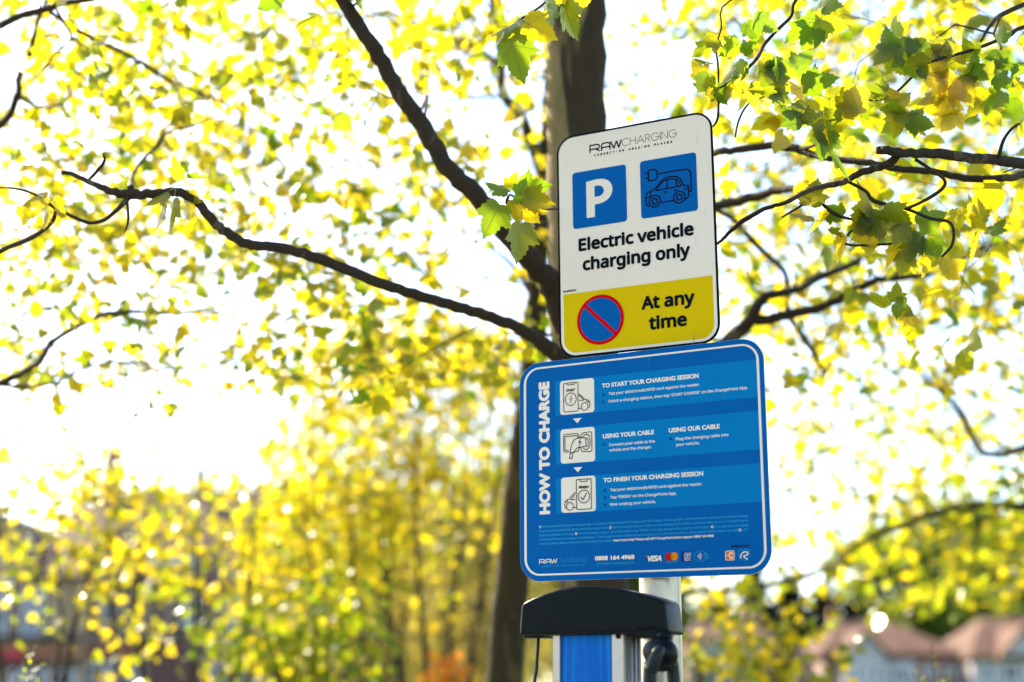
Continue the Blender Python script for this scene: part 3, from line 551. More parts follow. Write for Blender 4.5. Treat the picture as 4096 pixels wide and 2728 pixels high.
B.stroke(k, [(127.8, 275.2), (125.0, 262.9), (131.2, 262.9), (133.6, 275.2)], lw, 4, True)
B.stroke(k, [(152.0, 302.2), (148.6, 297.2), (153.2, 297.0), (149.2, 291.0)], 1.7, 4)
k = 'step_icon#3'
B.stroke(k, rr(141.0, 150.8, 177.0, 215.8, 3.2, 5), lw, 4, True)
B.stroke(k, [(149.4, 215.6), (150.4, 211.6), (151.8, 210.6), (166.4, 210.6), (167.8, 211.6), (168.8, 215.6)], lw, 4)
B.text(k, 'FINISH', 147.4, 195.6, 170.6, 5.7, 0.42, 4, 'f', copies=5)
B.circ(k, 159.0, 178.3, 13.8, lw, 4); B.stroke(k, [(152.3, 176.6), (156.8, 171.4), (165.4, 184.8)], 1.9, 4)
B.stroke(k, [(140.6, 187.6), (136.4, 186.6), (131.6, 183.0), (124.0, 175.0), (116.2, 172.6), (113.4, 169.4), (112.4, 164), (112.6, 158.2), (114, 155.8), (116.8, 155.2)], lw, 4)
B.stroke(k, [(136.6, 183.2), (127.6, 173.0), (137.8, 173.2)], lw, 4); B.stroke(k, [(133.6, 155.6), (140.6, 155.6)], lw, 4)
B.stroke(k, [(114.0, 168.6), (117.6, 167.8), (119.4, 169.6), (119.6, 173.4)], lw, 4); B.circ(k, 124.8, 158.6, 8.4, lw, 4)
# scratches and specks
B.stroke('weathering', [(321.4, 470.0), (320.8, 461.0)], .8, 10); B.stroke('weathering', [(319.2, 458.4), (318.8, 450.6)], .7, 10)
B.stroke('weathering', [(462, 7.2), (463.6, 3.4), (461.4, 1.2)], .7, 10)
for x, z, r in ((472, 407, .9), (365, 421, .8), (547, 347, .9), (558, 13, 1.1), (552, 170, .6), (410, 372, .5), (445, 243, .5)): B.disc('weathering', x, z, r, 4, 8)
for i in range(60):
    B.disc('weathering', random.uniform(8, 570), random.uniform(8, 477), random.choice([.2, .3, .3, .45]), random.choice([4, 4, 10]), 6)
B.build(E2, BM)['weathering']['kind'] = 'stuff'
b = MB()
for z in (100, 390): b = MB(); b.box((.245, .0032, z/1000-.014), (.335, .028, z/1000+.014)); b.build('bracket', [M_alu], E2, world=False)

# ---- round post behind both boards
nb = -Vector(bsY); P0 = Vector(bsC)-nb*0.0; P0 = Vector(bsC)+Vector(bsY)*0.066
pc = onplane(2641, 2395, P0, nb)
Pst = empty('sign_post', (pc.x, pc.y, 0)); tag(Pst, 'pale round metal post behind the charging station carrying both boards', 'post')
b = MB(); n_ = 40; zt = 2.66
b.tube([(pc.x, pc.y, z) for z in (-.2, .02, 0.5, 1, 1.5, 2, 2.4, zt)], [.0446]*8, n_); b.build('pole', [M_post], Pst)
b = MB(); b.tube([(pc.x, pc.y, zt), (pc.x, pc.y, zt+.006), (pc.x, pc.y, zt+.014)], [.047, .047, .03], n_); b.build('end_cap', [M_cap], Pst)
b = MB(); b.tube([(pc.x, pc.y, 0.005), (pc.x, pc.y, .02), (pc.x, pc.y, .03)], [.16, .14, .06], 24); b.build('base', [M_alu], Pst)

# ============================================================ charging station in front of the post
yw = 0.50; U = Vector((math.cos(yw), -math.sin(yw), 0)); N = Vector((-math.sin(yw), -math.cos(yw), 0))
PF = srcpt(2392, 2440, 2.80)
def cl(x, y, off=0.0):       # source pixel -> charger frame (u, z) on the plane `off` behind the cap's front
    p = onplane(x, y, PF-N*off, N); d = p-PF; return d.dot(U), p.z
ORG = Vector((PF.x, PF.y, 0)); Mc = Matrix((U, -N, Vector((0, 0, 1)))).transposed().to_4x4(); Mc.translation = ORG
CH = empty('charging_station', M=Mc)
tag(CH, 'slim charging column with blue front, black curved cap and hanging cables', 'charging station')
prof = [cl(*p) for p in ((2074.7, 2542.8), (2079, 2480), (2083.5, 2424), (2089, 2412), (2120, 2396), (2170, 2375), (2230, 2356), (2300, 2345), (2360, 2342), (2420, 2346), (2480, 2355), (2540, 2368), (2600, 2384), (2642, 2398), (2656, 2410), (2664, 2470), (2672, 2534))]
b = MB(); b.prism(prof, 0.0, 0.086); cap = b.build('cap', [M_cap], CH, world=False)
bv = cap.modifiers.new('bevel', 'BEVEL'); bv.width = 0.021; bv.segments = 7; bv.angle_limit = math.radians(35)
for p in cap.data.polygons: p.use_smooth = len(p.vertices) == 4
zc = prof[0][1]
ob = 0.018
uL, _ = cl(2215.7, 2600, ob); uB0, _ = cl(2242, 2600, ob); uB1, _ = cl(2451.5, 2600, ob); uR, _ = cl(2496, 2600, ob)
b = MB(); b.box((uL, ob+.004, 0), (uR, ob+.072, zc+.03)); b.build('column', [M_trim], CH, world=False)
b = MB(); b.box((uL, ob-.004, 0.0), (uB0, ob+.004, zc+.02)); b.build('edge_trim', [M_trim], CH, world=False)
b = MB(); b.box((uB1, ob-.004, 0.0), (uR, ob+.004, zc+.02)); b.build('edge_trim', [M_trim], CH, world=False)
b = MB(); n = 14
pan = [(uB0+(uB1-uB0)*i/n, ob+.002-.004*math.sin(math.pi*i/n)) for i in range(n+1)]
b.add([(x, y, .45) for x, y in pan]+[(x, y, zc+.02) for x, y in pan], [(i, i+1, n+2+i, n+1+i) for i in range(n)], 0, True)
M_panel = mat('charger_blue_film', (0.001, 0.11, 0.38), 0.4, spec=.1)
nt_ = M_panel.node_tree; n__ = nt_.nodes; tcn = n__.new('ShaderNodeTexCoord'); mpn = n__.new('ShaderNodeMapping'); mpn.inputs['Scale'].default_value = (60, 1, 2.2)
txn = n__.new('ShaderNodeTexNoise'); txn.inputs['Scale'].default_value = 1.6; txn.inputs['Detail'].default_value = 5; rpn = n__.new('ShaderNodeValToRGB')
rpn.color_ramp.elements[0].position = .5; rpn.color_ramp.elements[0].color = (.0006, .105, .39, 1); rpn.color_ramp.elements[1].position = .78; rpn.color_ramp.elements[1].color = (.02, .27, .60, 1)
nt_.links.new(tcn.outputs['Object'], mpn.inputs[0]); nt_.links.new(mpn.outputs[0], txn.inputs['Vector']); nt_.links.new(txn.outputs['Fac'], rpn.inputs[0]); nt_.links.new(rpn.outputs[0], n__['Principled BSDF'].inputs['Base Color'])
b.build('front_panel', [M_panel], CH, world=False)
b = MB(); b.box((uB0, ob-.003, .0), (uB1, ob+.0035, .448)); b.build('kick_panel', [M_trim], CH, world=False)
b = MB()
for j in range(3):       # fluted side
    y0 = ob+.012+j*.021; b.tube([(uR+.001, y0+.008, 0.0), (uR+.001, y0+.008, zc+.01)], [.0078, .0078], 12)
b.build('side_rib', [M_trim], CH, world=False)
sx, sz = cl(2472, 2539, ob-.006)
b = MB(); b.tube([(sx, ob-.0045, sz-.003), (sx, ob-.0085, sz-.003)], [.0052, .0045], 14); b.build('screw', [M_cap], CH, world=False)
# brackets below the cap
b = MB(); u0, z0 = cl(2124, 2542, .06); u1, _ = cl(2195, 2542, .05); b.box((u0, .03, z0-.006), (u1, .08, z0+.012)); b.build('cable_outlet', [M_cap], CH, world=False)
b = MB(); u0, z0 = cl(2584, 2536, .04); u1, _ = cl(2660, 2536, .04); b.box((u0, .0, z0-.010), (u1, .08, z0+.012)); b.build('cable_outlet', [M_cap], CH, world=False)
# thin retraction cord at the left
b = MB(); pts = [cl(2149, 2545, .06), cl(2142, 2600, .05), cl(2134, 2640, .04), cl(2119, 2728, .03)]
b.tube([(pts[0][0], .065, pts[0][1]+.01), (pts[1][0], .06, pts[1][1]), (pts[2][0], .055, pts[2][1]), (pts[3][0], .05, pts[3][1]), (pts[3][0]-.03, .03, pts[3][1]-.16), (pts[3][0]-.01, .02, 1.0)], [.0036]*6, 8, sub=4)
b.build('cord', [M_rubber], CH, world=False)
# swivel ball and the thick cable through it at the right
bu, bz = cl(2645.4, 2616.9, -.01); br = .0325
b = MB(); P, Rr = [], []
for i in range(17):
    a = math.pi*i/16; P.append((bu, -.01, bz+br*math.cos(a)*1.02)); Rr.append(max(.0015, br*math.sin(a)))
b.tube(P, Rr, 28); b.build('swivel', [M_cap], CH, world=False)
b = MB(); b.tube([(bu, .0, bz+.024), (bu, .01, zc-.002)], [.014, .017], 16); b.build('neck', [M_cap], CH, world=False)
b = MB()
b.tube([(bu-.006, -.036, bz+.004), (bu-.006, -.043, bz+.004)], [.021, .0185], 24); b.build('collar', [M_rubber], CH, world=False)
q = lambda x, y, o: (cl(x, y, o)[0], o, cl(x, y, o)[1])
b = MB(); p0 = q(2638, 2603, -.03)
b.tube([(p0[0], -.018, p0[2]), q(2634, 2608, -.048), q(2618, 2640, -.056), q(2606, 2680, -.056), q(2598, 2728, -.054), (q(2598, 2728, -.05)[0]-.015, -.05, 1.2), (q(2598, 2728, -.05)[0]-.05, -.05, .9), (uB1-.03, -.035, .82)], [.0115, .012, .0125, .0125, .0125, .0125, .0125, .0125], 16, sub=5)
b.build('charging_cable', [M_rubber], CH, world=False)
b = MB()
b.tube([(bu+.012, .0, bz-.012), q(2687, 2670, .01), q(2696, 2728, .02), (q(2696, 2728, .02)[0]+.02, .03, 1.15), (q(2696, 2728, .02)[0]+.03, .05, .7), (uR+.03, .06, .35), (uR-.01, .07, .22)], [.010, .0115, .0125, .0125, .0125, .0125, .0125], 16, sub=5)
b.build('charging_cable', [M_rubber], CH, world=False)
b = MB(); b.box((uB1-.075, ob-.05, .74), (uB1+.01, ob+.0, .86)); b.build('holster', [M_cap], CH, world=False)

# ============================================================ leaves and trees
def fan(outline, J, fold):
    V = [(J[0], J[1], 0.0)]+[(x, y, fold*(abs(x)**1.3)-0.10*y*y*abs(fold)*3) for x, y in outline]
    n = len(outline); F = [(0, 1+i, 1+(i+1) % n) for i in range(n)]
    return np.array(V), F
_half = [(.10, -.05), (.22, -.06), (.30, -.01), (.38, .03), (.36, .12), (.47, .20), (.44, .27), (.58, .45), (.47, .44), (.43, .50), (.36, .47), (.27, .49), (.30, .60), (.24, .64), (.25, .73), (.17, .77), (.15, .85), (.08, .88), (0, 1.03)]
_out = [(0, 0)]+_half+[(-x, y) for x, y in _half[-2::-1]]
LEAF_PLANE = fan(_out, (0, .12), -0.30)
_h2 = [(.2, -.05), (.42, .12), (.55, .42), (.30, .46), (.26, .72), (0, 1.0)]
LEAF_MED = fan([(0, 0)]+_h2+[(-x, y) for x, y in _h2[-2::-1]], (0, .14), -0.30)
LEAF_SMALL = (np.array([(0, 0, 0), (.32, .35, -.08), (.22, .75, -.12), (0, 1, -.05), (-.22, .75, -.12), (-.32, .35, -.08)]), [(0, 1, 2, 3), (0, 3, 4, 5)])
LEAF_NARROW = (np.array([(0, 0, 0), (.17, .35, -.05), (.13, .7, -.08), (0, 1, -.1), (-.13, .7, -.08), (-.17, .35, -.05)]), [(0, 1, 2, 3), (0, 3, 4, 5)])
def with_veins(T):
    V, F = T; V = [tuple(v) for v in V]; F = list(F); mi = [0]*len(F)
    for tx, ty, wd in ((0, .95, .016), (.50, .40, .013), (-.50, .40, .013), (.30, .02, .010), (-.30, .02, .010)):
        d = Vector((tx, ty-.12)).normalized(); nx, ny = -d.y*wd/2, d.x*wd/2
        tz = -0.30*(abs(tx)**1.3)-0.09*ty*ty
        for off in (.005, -.005):
            b = len(V); V += [(nx, .12+ny, off), (-nx, .12-ny, off), (tx-nx*.3, ty-ny*.3, tz+off), (tx+nx*.3, ty+ny*.3, tz+off)]
            F.append((b, b+1, b+2, b+3)); mi.append(1)
    b = len(V); V += [(.010, .13, .004), (-.010, .13, .004), (-.008, -.28, .03), (.008, -.28, .03)]; F.append((b, b+1, b+2, b+3)); mi.append(1)
    return np.array(V), F, mi
LEAF_NEAR = with_veins(LEAF_PLANE)

def leaves_mesh(name, T, pos, tip, nrm, size, tint, mats, parent, kind=None, label=None):
    V, F = T[0], T[1]; mi = T[2] if len(T) > 2 else None
    pos = np.asarray(pos, float); tip = np.asarray(tip, float); nrm = np.asarray(nrm, float); size = np.asarray(size, float)
    tip /= np.linalg.norm(tip, axis=1, keepdims=True)
    nrm = nrm-tip*np.sum(nrm*tip, 1, keepdims=True); nrm /= np.linalg.norm(nrm, axis=1, keepdims=True)+1e-9
    side = np.cross(tip, nrm); n = len(pos); m = len(V)
    A = (V[None, :, 0:1]*side[:, None]+V[None, :, 1:2]*tip[:, None]+V[None, :, 2:3]*nrm[:, None])*size[:, None, None]+pos[:, None]
    if parent is not None: A = A-np.array(parent.location)[None, None]
    me = bpy.data.meshes.new(name); me.vertices.add(n*m); me.vertices.foreach_set('co', A.reshape(-1).astype(np.float32))
    lt = np.array([len(f) for f in F]); lv = np.concatenate([np.array(f) for f in F])
    tot = np.tile(lt, n); idx = (lv[None]+np.arange(n)[:, None]*m).reshape(-1)
    me.loops.add(len(idx)); me.loops.foreach_set('vertex_index', idx.astype(np.int32))
    me.polygons.add(len(tot)); me.polygons.foreach_set('loop_start', np.concatenate([[0], np.cumsum(tot)[:-1]]).astype(np.int32))
    me.polygons.foreach_set('loop_total', tot.astype(np.int32))
    if mi: me.polygons.foreach_set('material_index', np.tile(np.array(mi), n).astype(np.int32))
    at_ = me.attributes.new('tint', 'FLOAT', 'FACE'); at_.data.foreach_set('value', np.repeat(np.asarray(tint, float), len(F)).astype(np.float32))
    me.update(calc_edges=True); me.validate()
    o = link(name, me, mats, parent)
    if kind: o['kind'] = kind
    if label: o['label'] = label
    return o

def rnd_dirs(n, down=0.5, up_n=0.35):
    a = rng.uniform(0, 2*np.pi, n); tip = np.stack([np.cos(a), np.sin(a), rng.normal(-down, .45, n)], 1)
    nr = rng.normal(0, 1, (n, 3)); nr[:, 2] = np.abs(nr[:, 2])*.6+up_n
    return tip, nr

class Tree:
    """an Empty at the foot of the trunk; trunk, limbs, twigs and crown as parts"""
    def __init__(s, name, label, cat, base, group=None):
        s.E = empty(name, base); tag(s.E, label, cat, group); s.nodes = []; s.tw = MB(); s.L = dict(p=[], t=[], n=[], s=[], c=[])
        s.near = dict(p=[], t=[], n=[], s=[], c=[])
    def limb(s, pts, mat_, name='limb', seg=10, sub=6, wob=.06, grow=True, label=None):
        """pts = [(px, py, depth, radius in photo px)]"""
        P = [at(p[0], p[1], p[2]) for p in pts]; R = [p[3]/3270*p[2] for p in pts]
        return s.limbw(P, R, mat_, name, seg, sub, wob, grow, label)
    def limbw(s, P, R, mat_, name='limb', seg=10, sub=4, wob=.035, grow=True, label=None):
        P = [Vector(p) for p in P]; Q, S = smooth_path(P, R, sub)
        Q = [q+Vector((random.gauss(0, 1), random.gauss(0, 1), random.gauss(0, 1)))*min(r*.12, .0035) for q, r in zip(Q, S)]
        b = MB(); b.tube(Q, S, seg, wob=wob); o = b.build(name, mat_, s.E)
        if label: o['label'] = label
        if grow:
            for q, r in zip(Q, S): s.nodes.append((*q, min(r*.5, .010)))
        return o
    def grow(s, cells, size, per=4, spread=.055, tw_r=.0030, prune=1.0, T=None, tint=(0, 1), down=.45, near=False, maxlen=9, bend=.12, cov=.28, clip=None):
        """cells = [(x0, y0, x1, y1, optical depth, near depth, far depth)]"""
        C = []
        for x0, y0, x1, y1, tau, d0, d1 in cells:
            if tau <= 0: continue
            dm = (d0+d1)/2; lp = (size[0]+size[1])/2/dm*3270
            N = tau*(x1-x0)*(y1-y0)/(lp*lp*cov); k = N/per; k = int(k)+(random.random() < k-int(k))
            for _ in range(k):
                C.append(tuple(at(random.uniform(x0, x1), random.uniform(y0, y1), random.uniform(d0, d1))))
        if not C: return
        C = np.array(C); nd = np.array(s.nodes)
        d0_ = np.array([np.min(np.sum((nd[:, :3]-c)**2, 1)) for c in C]); C = C[np.argsort(d0_)]
        cap_n = len(nd)+len(C)*3; buf = np.zeros((cap_n, 4)); buf[:len(nd)] = nd; k = len(nd)
        for c in C:
            dd = np.sum((buf[:k, :3]-c)**2, 1); i = int(np.argmin(dd)); a = Vector(buf[i, :3]); e = Vector(c); ln = (e-a).length
            if ln > .02:
                r0 = min(buf[i, 3] if buf[i, 3] > 0 else tw_r, tw_r+.004*ln); r1 = max(tw_r*.35, r0*.45)
                j = lambda f: Vector((random.gauss(0, 1), random.gauss(0, 1), random.gauss(0, 1)))*ln*bend*f
                m1, m2 = a.lerp(e, .35)+j(.7)+Vector((0, 0, .05*ln)), a.lerp(e, .7)+j(.7)+Vector((0, 0, .04*ln))
                s.tw.tube([a, m1, m2, e], [r0, r0*.8+r1*.2, (r0+r1)/2, r1], 4, cap=False)
                for q, rr_ in ((m1, r0*.8), (m2, (r0+r1)/2), (e, r1)): buf[k] = (*q, rr_); k += 1
            n = max(1, int(rng.poisson(per)))
            tp, nr = rnd_dirs(n, down)
            off = rng.normal(0, spread, (n, 3))
            D = s.near if near else s.L
            D['p'] += list(c+off); D['t'] += list(tp+off/spread*.35); D['n'] += list(nr)
            D['s'] += list(rng.uniform(size[0], size[1], n)); D['c'] += list(np.clip(rng.uniform(tint[0], tint[1])+rng.normal(0, .15, n), 0, 1))
        s.nodes = [tuple(r) for r in buf[:k]]
    def sprig(s, px, py, d, leaves, stem=None, mat_=None):
        """hand-placed leaves: (dx, dy, length, angle of the tip in the picture, twist, tint) in photo px round one node"""
        c = at(px, py, d)
        for dx, dy, ln, ang, tw, ti in leaves:
            p = at(px+dx, py+dy, d+random.uniform(-.03, .03)); a = math.radians(ang)
            tip = RIGHT*math.cos(a)+UP*math.sin(a)+FWD*random.uniform(-.25, .25)
            n = (-FWD*math.cos(math.radians(tw))+(RIGHT*math.sin(a)-UP*math.cos(a))*math.sin(math.radians(tw)))
            s.near['p'].append(tuple(p)); s.near['t'].append(tuple(tip)); s.near['n'].append(tuple(n)); s.near['s'].append(ln/3270*d); s.near['c'].append(ti)
    def twig(s, pts, seg=6, sub=4):
        P = [at(p[0], p[1], p[2]) for p in pts]; R = [p[3]/3270*p[2] for p in pts]
        s.tw.tube(P, R, seg, wob=.08, sub=sub)
        Q, S = smooth_path(P, R, sub)
        for q, r in zip(Q, S): s.nodes.append((*q, r*.7))
    def finish(s, barkm, leafm, T=None, crown='crown', twn='twigs'):
        T = T or LEAF_MED
        if s.tw.v: s.tw.build(twn, [barkm], s.E)['kind'] = 'stuff'
        if s.L['p']: leaves_mesh(crown, T, s.L['p'], s.L['t'], s.L['n'], s.L['s'], s.L['c'], [leafm], s.E)
        if s.near['p']: leaves_mesh('foliage', LEAF_NEAR, s.near['p'], s.near['t'], s.near['n'], s.near['s'], s.near['c'], [leafm, M_vein], s.E)
        return len(s.L['p'])+len(s.near['p'])

M_leaf = leafmat('spring_plane_leaf', (.045, .085, .008), (.22, .36, .006), (.07, .085, .010), (.90, .66, .008), .36, .60)
M_leafsh = leafmat('yellow_green_leaf', (.07, .10, .010), (.34, .42, .008), (.09, .10, .012), (.93, .66, .010), .30, .60)
M_leafg = leafmat('green_leaf', (.04, .085, .008), (.24, .36, .005), (.06, .10, .010), (.60, .58, .008), .42, .55)
M_leafo = leafmat('olive_leaf', (.085, .08, .018), (.55, .48, .04), (.14, .11, .035), (.85, .64, .08), .5, .5)
M_vein = mat('leaf_vein', (.16, .20, .03), .5)
M_barkA = barkmat('flaking_plane_bark', (.040, .027, .011), (.19, .14, .055), 4.0, 0.70, (1.7, .4, 2.3), -1.8)
M_barkB = barkmat('mossy_bark', (.036, .025, .008), (.07, .05, .016), 6, 0.55)
M_barkC = barkmat('dark_twig_bark', (.034, .023, .011), (.09, .065, .035), 14, 0.60)
M_barkO = mat('brown_stem', (.055, .038, .022), .9)

W_ = 98.1
def grid(rows, scale=1.0, mul=None, d=(4, 5), r0=0, cols=(0, 24), x_off=0.0):
    """rows of 24 digits: leaf cover in tenths of each 98 px square; edge squares are repeated outside the frame"""
    out = []; h_ = W_/2
    for ri, row in enumerate(rows):
        row = row.replace(' ', '')
        for ci in range(cols[0], cols[1]):
            c = min(23, max(0, ci)); ch = row[c]; v = (int(ch) if ch != '.' else 4)/10
            if v <= 0: continue
            tau = -math.log(1-min(.93, v))*scale
            if mul: tau *= mul(ci, ri+r0)
            wts = [random.gammavariate(.9, 1) for _ in range(4)]; sw = sum(wts)/4
            for j in range(4):
                x = ci*W_+(j % 2)*h_; y = (ri+r0)*W_+(j//2)*h_; dj = random.uniform(0, (d[1]-d[0])*.6)
                out.append((x, y, x+h_, y+h_, tau*wts[j]/sw, d[0]+dj, d[0]+dj+(d[1]-d[0])*.4))
    return out
TOP = ["556665553555522456665665", "467644653245422346566466", "456654334433324455565567", "445665444443324434566666",
       "554454566543324443466666", "555556445532324445666666", "345355554432344456665666", "344322246653444455665556", "454433468887644444455555"]
LOW = ["333322468887640000445565", "265211467777640000545565", "468766787765000000777777", "477877878754000065567777", "235744675320000063334666", "114412664210000045336675", "012205552100000043252220"]

# ---- main plane tree: trunk behind the boards
tb = at(1395, 1900, 4.05)
A = Tree('plane_tree', 'plane tree with patchy flaking trunk rising directly behind the two boards', 'tree', (tb.x, tb.y, 0))
Rk = lambda px, d=4.05: px/3270*d
P = [Vector((tb.x+.02, tb.y, -.2)), Vector((tb.x+.01, tb.y, .35)), at(1383, 1500, 4.05), at(1368, 1350, 4.05), at(1350, 1000, 4.05), at(1338, 700, 4.05), at(1330, 420, 4.05), at(1323, 200, 4.05), at(1322, 0, 4.05), at(1318, -220, 4.05), at(1310, -500, 4.1), at(1316, -900, 4.2)]
A.limbw(P, [Rk(104), Rk(90), Rk(82), Rk(79), Rk(76), Rk(74), Rk(70), Rk(68), Rk(67), Rk(60), Rk(46), Rk(22)], [M_barkA], 'trunk', 32, 6, .012)
A.limb([(1310, 780, 4.02, 31.0), (1268, 655, 3.95, 26.7), (1205, 585, 3.85, 24.1), (1140, 500, 3.78, 22.4), (1085, 440, 3.72, 21.5), (1030, 385, 3.7, 20.6), (975, 290, 3.68, 19.8), (925, 225, 3.66, 18.9), (880, 145, 3.64, 18.1), (830, 70, 3.62, 17.2), (785, -5, 3.6, 15.5), (740, -110, 3.6, 12.9), (650, -300, 3.6, 7.7)], [M_barkC], seg=14)
A.limb([(1320, 850, 4.02, 22.4), (1285, 815, 3.95, 18.9), (1235, 780, 3.85, 16.3), (1180, 750, 3.78, 13.8), (1100, 720, 3.7, 12.9), (1000, 690, 3.62, 12.5), (900, 660, 3.55, 12.0), (805, 623, 3.5, 12.5), (697, 583, 3.45, 12.0), (623, 566, 3.42, 11.2), (568, 561, 3.4, 11.6), (513, 528, 3.38, 11.2), (469, 484, 3.36, 10.8), (447, 455, 3.36, 10.3)], [M_barkC], seg=12)
A.limb([(450, 458, 3.36, 11), (403, 442, 3.36, 11), (330, 447, 3.36, 11), (300, 447, 3.36, 13), (257, 440, 3.36, 9), (205, 418, 3.38, 6), (165, 400, 3.4, 5), (143, 396, 3.4, 5)], [M_barkC], seg=10)
for tw in ([(205, 412, 3.38, 3.5), (220, 397, 3.37, 4), (240, 370, 3.36, 4), (236, 352, 3.35, 1.5)],
           [(300, 450, 3.36, 8), (271, 480, 3.34, 5), (240, 505, 3.34, 4.5), (205, 512, 3.34, 4.5), (165, 497, 3.34, 4), (133, 483, 3.34, 5), (118, 512, 3.36, 5), (75, 545, 3.4, 6), (0, 578, 3.45, 6), (-80, 640, 3.5, 6)],
           [(133, 483, 3.34, 4), (80, 447, 3.33, 3), (37, 434, 3.33, 2.5), (0, 431, 3.33, 2), (-60, 425, 3.33, 2)],
           [(290, 455, 3.36, 4), (294, 480, 3.35, 3.5), (294, 510, 3.35, 3), (286, 535, 3.35, 1.5)],
           [(300, 436, 3.36, 9), (304, 405, 3.6, 4), (330, 365, 3.9, 3.5), (367, 330, 4.2, 3.5), (385, 305, 4.4, 3.5), (440, 290, 4.6, 3.5), (490, 270, 4.7, 3)],
           [(0, 60, 4.0, 8), (48, 36, 4.0, 8), (110, 20, 4.0, 7.5), (154, 6, 4.0, 6), (240, -8, 4.0, 6), (420, -60, 4.0, 7), (700, -140, 3.9, 8)],
           [(0, 60, 4.0, 8), (-90, 110, 4.0, 6)]):
    A.twig(tw, 7)
A.limb([(1316, 420, 4.1, 18), (1600, 356, 3.9, 10), (1643, 352, 3.75, 8), (1698, 344, 3.7, 8), (1779, 335, 3.65, 8.5), (1834, 343, 3.6, 10), (1867, 355, 3.55, 8), (1900, 363, 3.5, 7), (1955, 370, 3.45, 7.5), (2010, 377, 3.4, 8), (2065, 388, 3.38, 8), (2138, 394, 3.36, 8), (2230, 410, 3.36, 8.5), (2303, 409, 3.36, 9), (2370, 397, 3.36, 9), (2500, 370, 3.4, 9)], [M_barkC], seg=10)
A.limb([(1330, 560, 4.2, 20), (1560, 500, 4.3, 12), (1643, 475, 4.3, 11), (1717, 458, 4.2, 11), (1790, 438, 4.1, 10), (1840, 432, 4.0, 8), (1900, 430, 3.9, 6)], [M_barkC], seg=9)
A.limb([(1340, 1080, 4.2, 28.9), (1520, 940, 4.4, 20.4), (1677, 782, 4.5, 17.0), (1725, 738, 4.5, 14.4), (1761, 735, 4.5, 11.9), (1814, 722, 4.5, 11.0), (1874, 710, 4.5, 10.2), (1927, 690, 4.5, 9.3), (1995, 653, 4.5, 8.5), (2019, 643, 4.5, 7.6), (2072, 639, 4.5, 6.8), (2140, 630, 4.6, 4.2)], [M_barkC], seg=11)
A.limb([(1720, 742, 4.5, 14), (1745, 700, 4.5, 12), (1769, 678, 4.5, 10), (1834, 665, 4.5, 8), (1886, 637, 4.6, 8), (1955, 609, 4.7, 7), (1980, 597, 4.7, 5)], [M_barkC], seg=8)
A.twig([(1834, 343, 3.6, 5), (1877, 330, 3.5, 4), (1877, 290, 3.45, 3.5), (1860, 245, 3.4, 2.5)], 6)
A.twig([(1640, 480, 4.6, 6), (1688, 505, 4.8, 6), (1725, 548, 5, 7), (1761, 585, 5, 7), (1801, 621, 5, 6), (1810, 661, 5, 6), (1810, 718, 5, 6), (1842, 766, 5, 6), (1886, 838, 5, 5), (1894, 863, 5, 4)], 6)
A.grow(grid(TOP, .66, lambda c, r: 1.0 if c < 13 else .65, (4.0, 6.2), cols=(0, 24)), (.030, .064), per=5, spread=.045, tw_r=.004)
A.grow(grid([TOP[0]]*4, .5, None, (3.4, 5.4), r0=-4, cols=(-3, 27)), (.05, .07), per=4, spread=.06)
# hand-placed sprig hanging left of the board
A.twig([(1336, 430, 3.95, 5), (1320, 468, 3.55, 3.2), (1290, 478, 3.38, 2.2), (1255, 481, 3.15, 2.2), (1215, 470, 3.02, 2.5), (1172, 447, 2.97, 2.5)], 6)
A.twig([(1172, 447, 2.97, 2.5), (1166, 458, 2.97, 4.2), (1163, 468, 2.97, 2.5)], 6)
A.sprig(1172, 448, 2.97, [(-24, 22, 88, 243, 12, .05), (12, -2, 92, 12, 42, .0), (-4, -6, 62, 152, 55, .0), (20, 22, 66, -42, 18, 1.0), (34, 6, 72, -16, 30, .9), (26, 66, 94, -100, 40, .25), (-2, -14, 44, 62, 30, .4), (5, 12, 58, -75, 30, .6)])
# sprig at the top edge in front of the trunk
A.twig([(1316, -120, 3.9, 5), (1290, -60, 3.3, 3.2), (1256, 0, 3.02, 2.4), (1232, 22, 3.0, 2.6), (1208, 38, 2.98, 3.2), (1200, 41, 2.98, 2.5)], 6)
A.twig([(1200, 41, 2.98, 1.6), (1180, 62, 2.98, 1.3), (1172, 80, 2.98, 1.1)], 5)
A.sprig(1200, 42, 2.98, [(-8, 2, 82, 226, 62, .12), (-18, 12, 70, 205, 70, .05), (6, 8, 86, -28, 15, .85), (-28, 48, 106, -74, 30, .05), (58, -38, 86, -92, 66, .1), (96, -30, 92, -74, 56, .15), (98, -30, 68, 12, 30, .9), (70, -40, 56, 40, 40, .4)])
# leaves along the left-hand limb
A.sprig(425, 432, 3.34, [(-8, -20, 62, 104, 66, .75), (6, -24, 50, -4, 76, .1), (10, 6, 62, -92, 40, .7), (-40, 10, 60, -150, 50, .6), (-24, 24, 84, -105, 60, .45), (-50, 40, 70, -110, 66, .4)])
A.sprig(118, 470, 3.33, [(-10, -20, 62, 200, 40, .9), (4, -10, 60, -60, 40, 1.0), (-60, -12, 40, 205, 75, .2), (-35, 30, 46, 210, 60, .5), (-8, 20, 40, 250, 40, 1.0)])

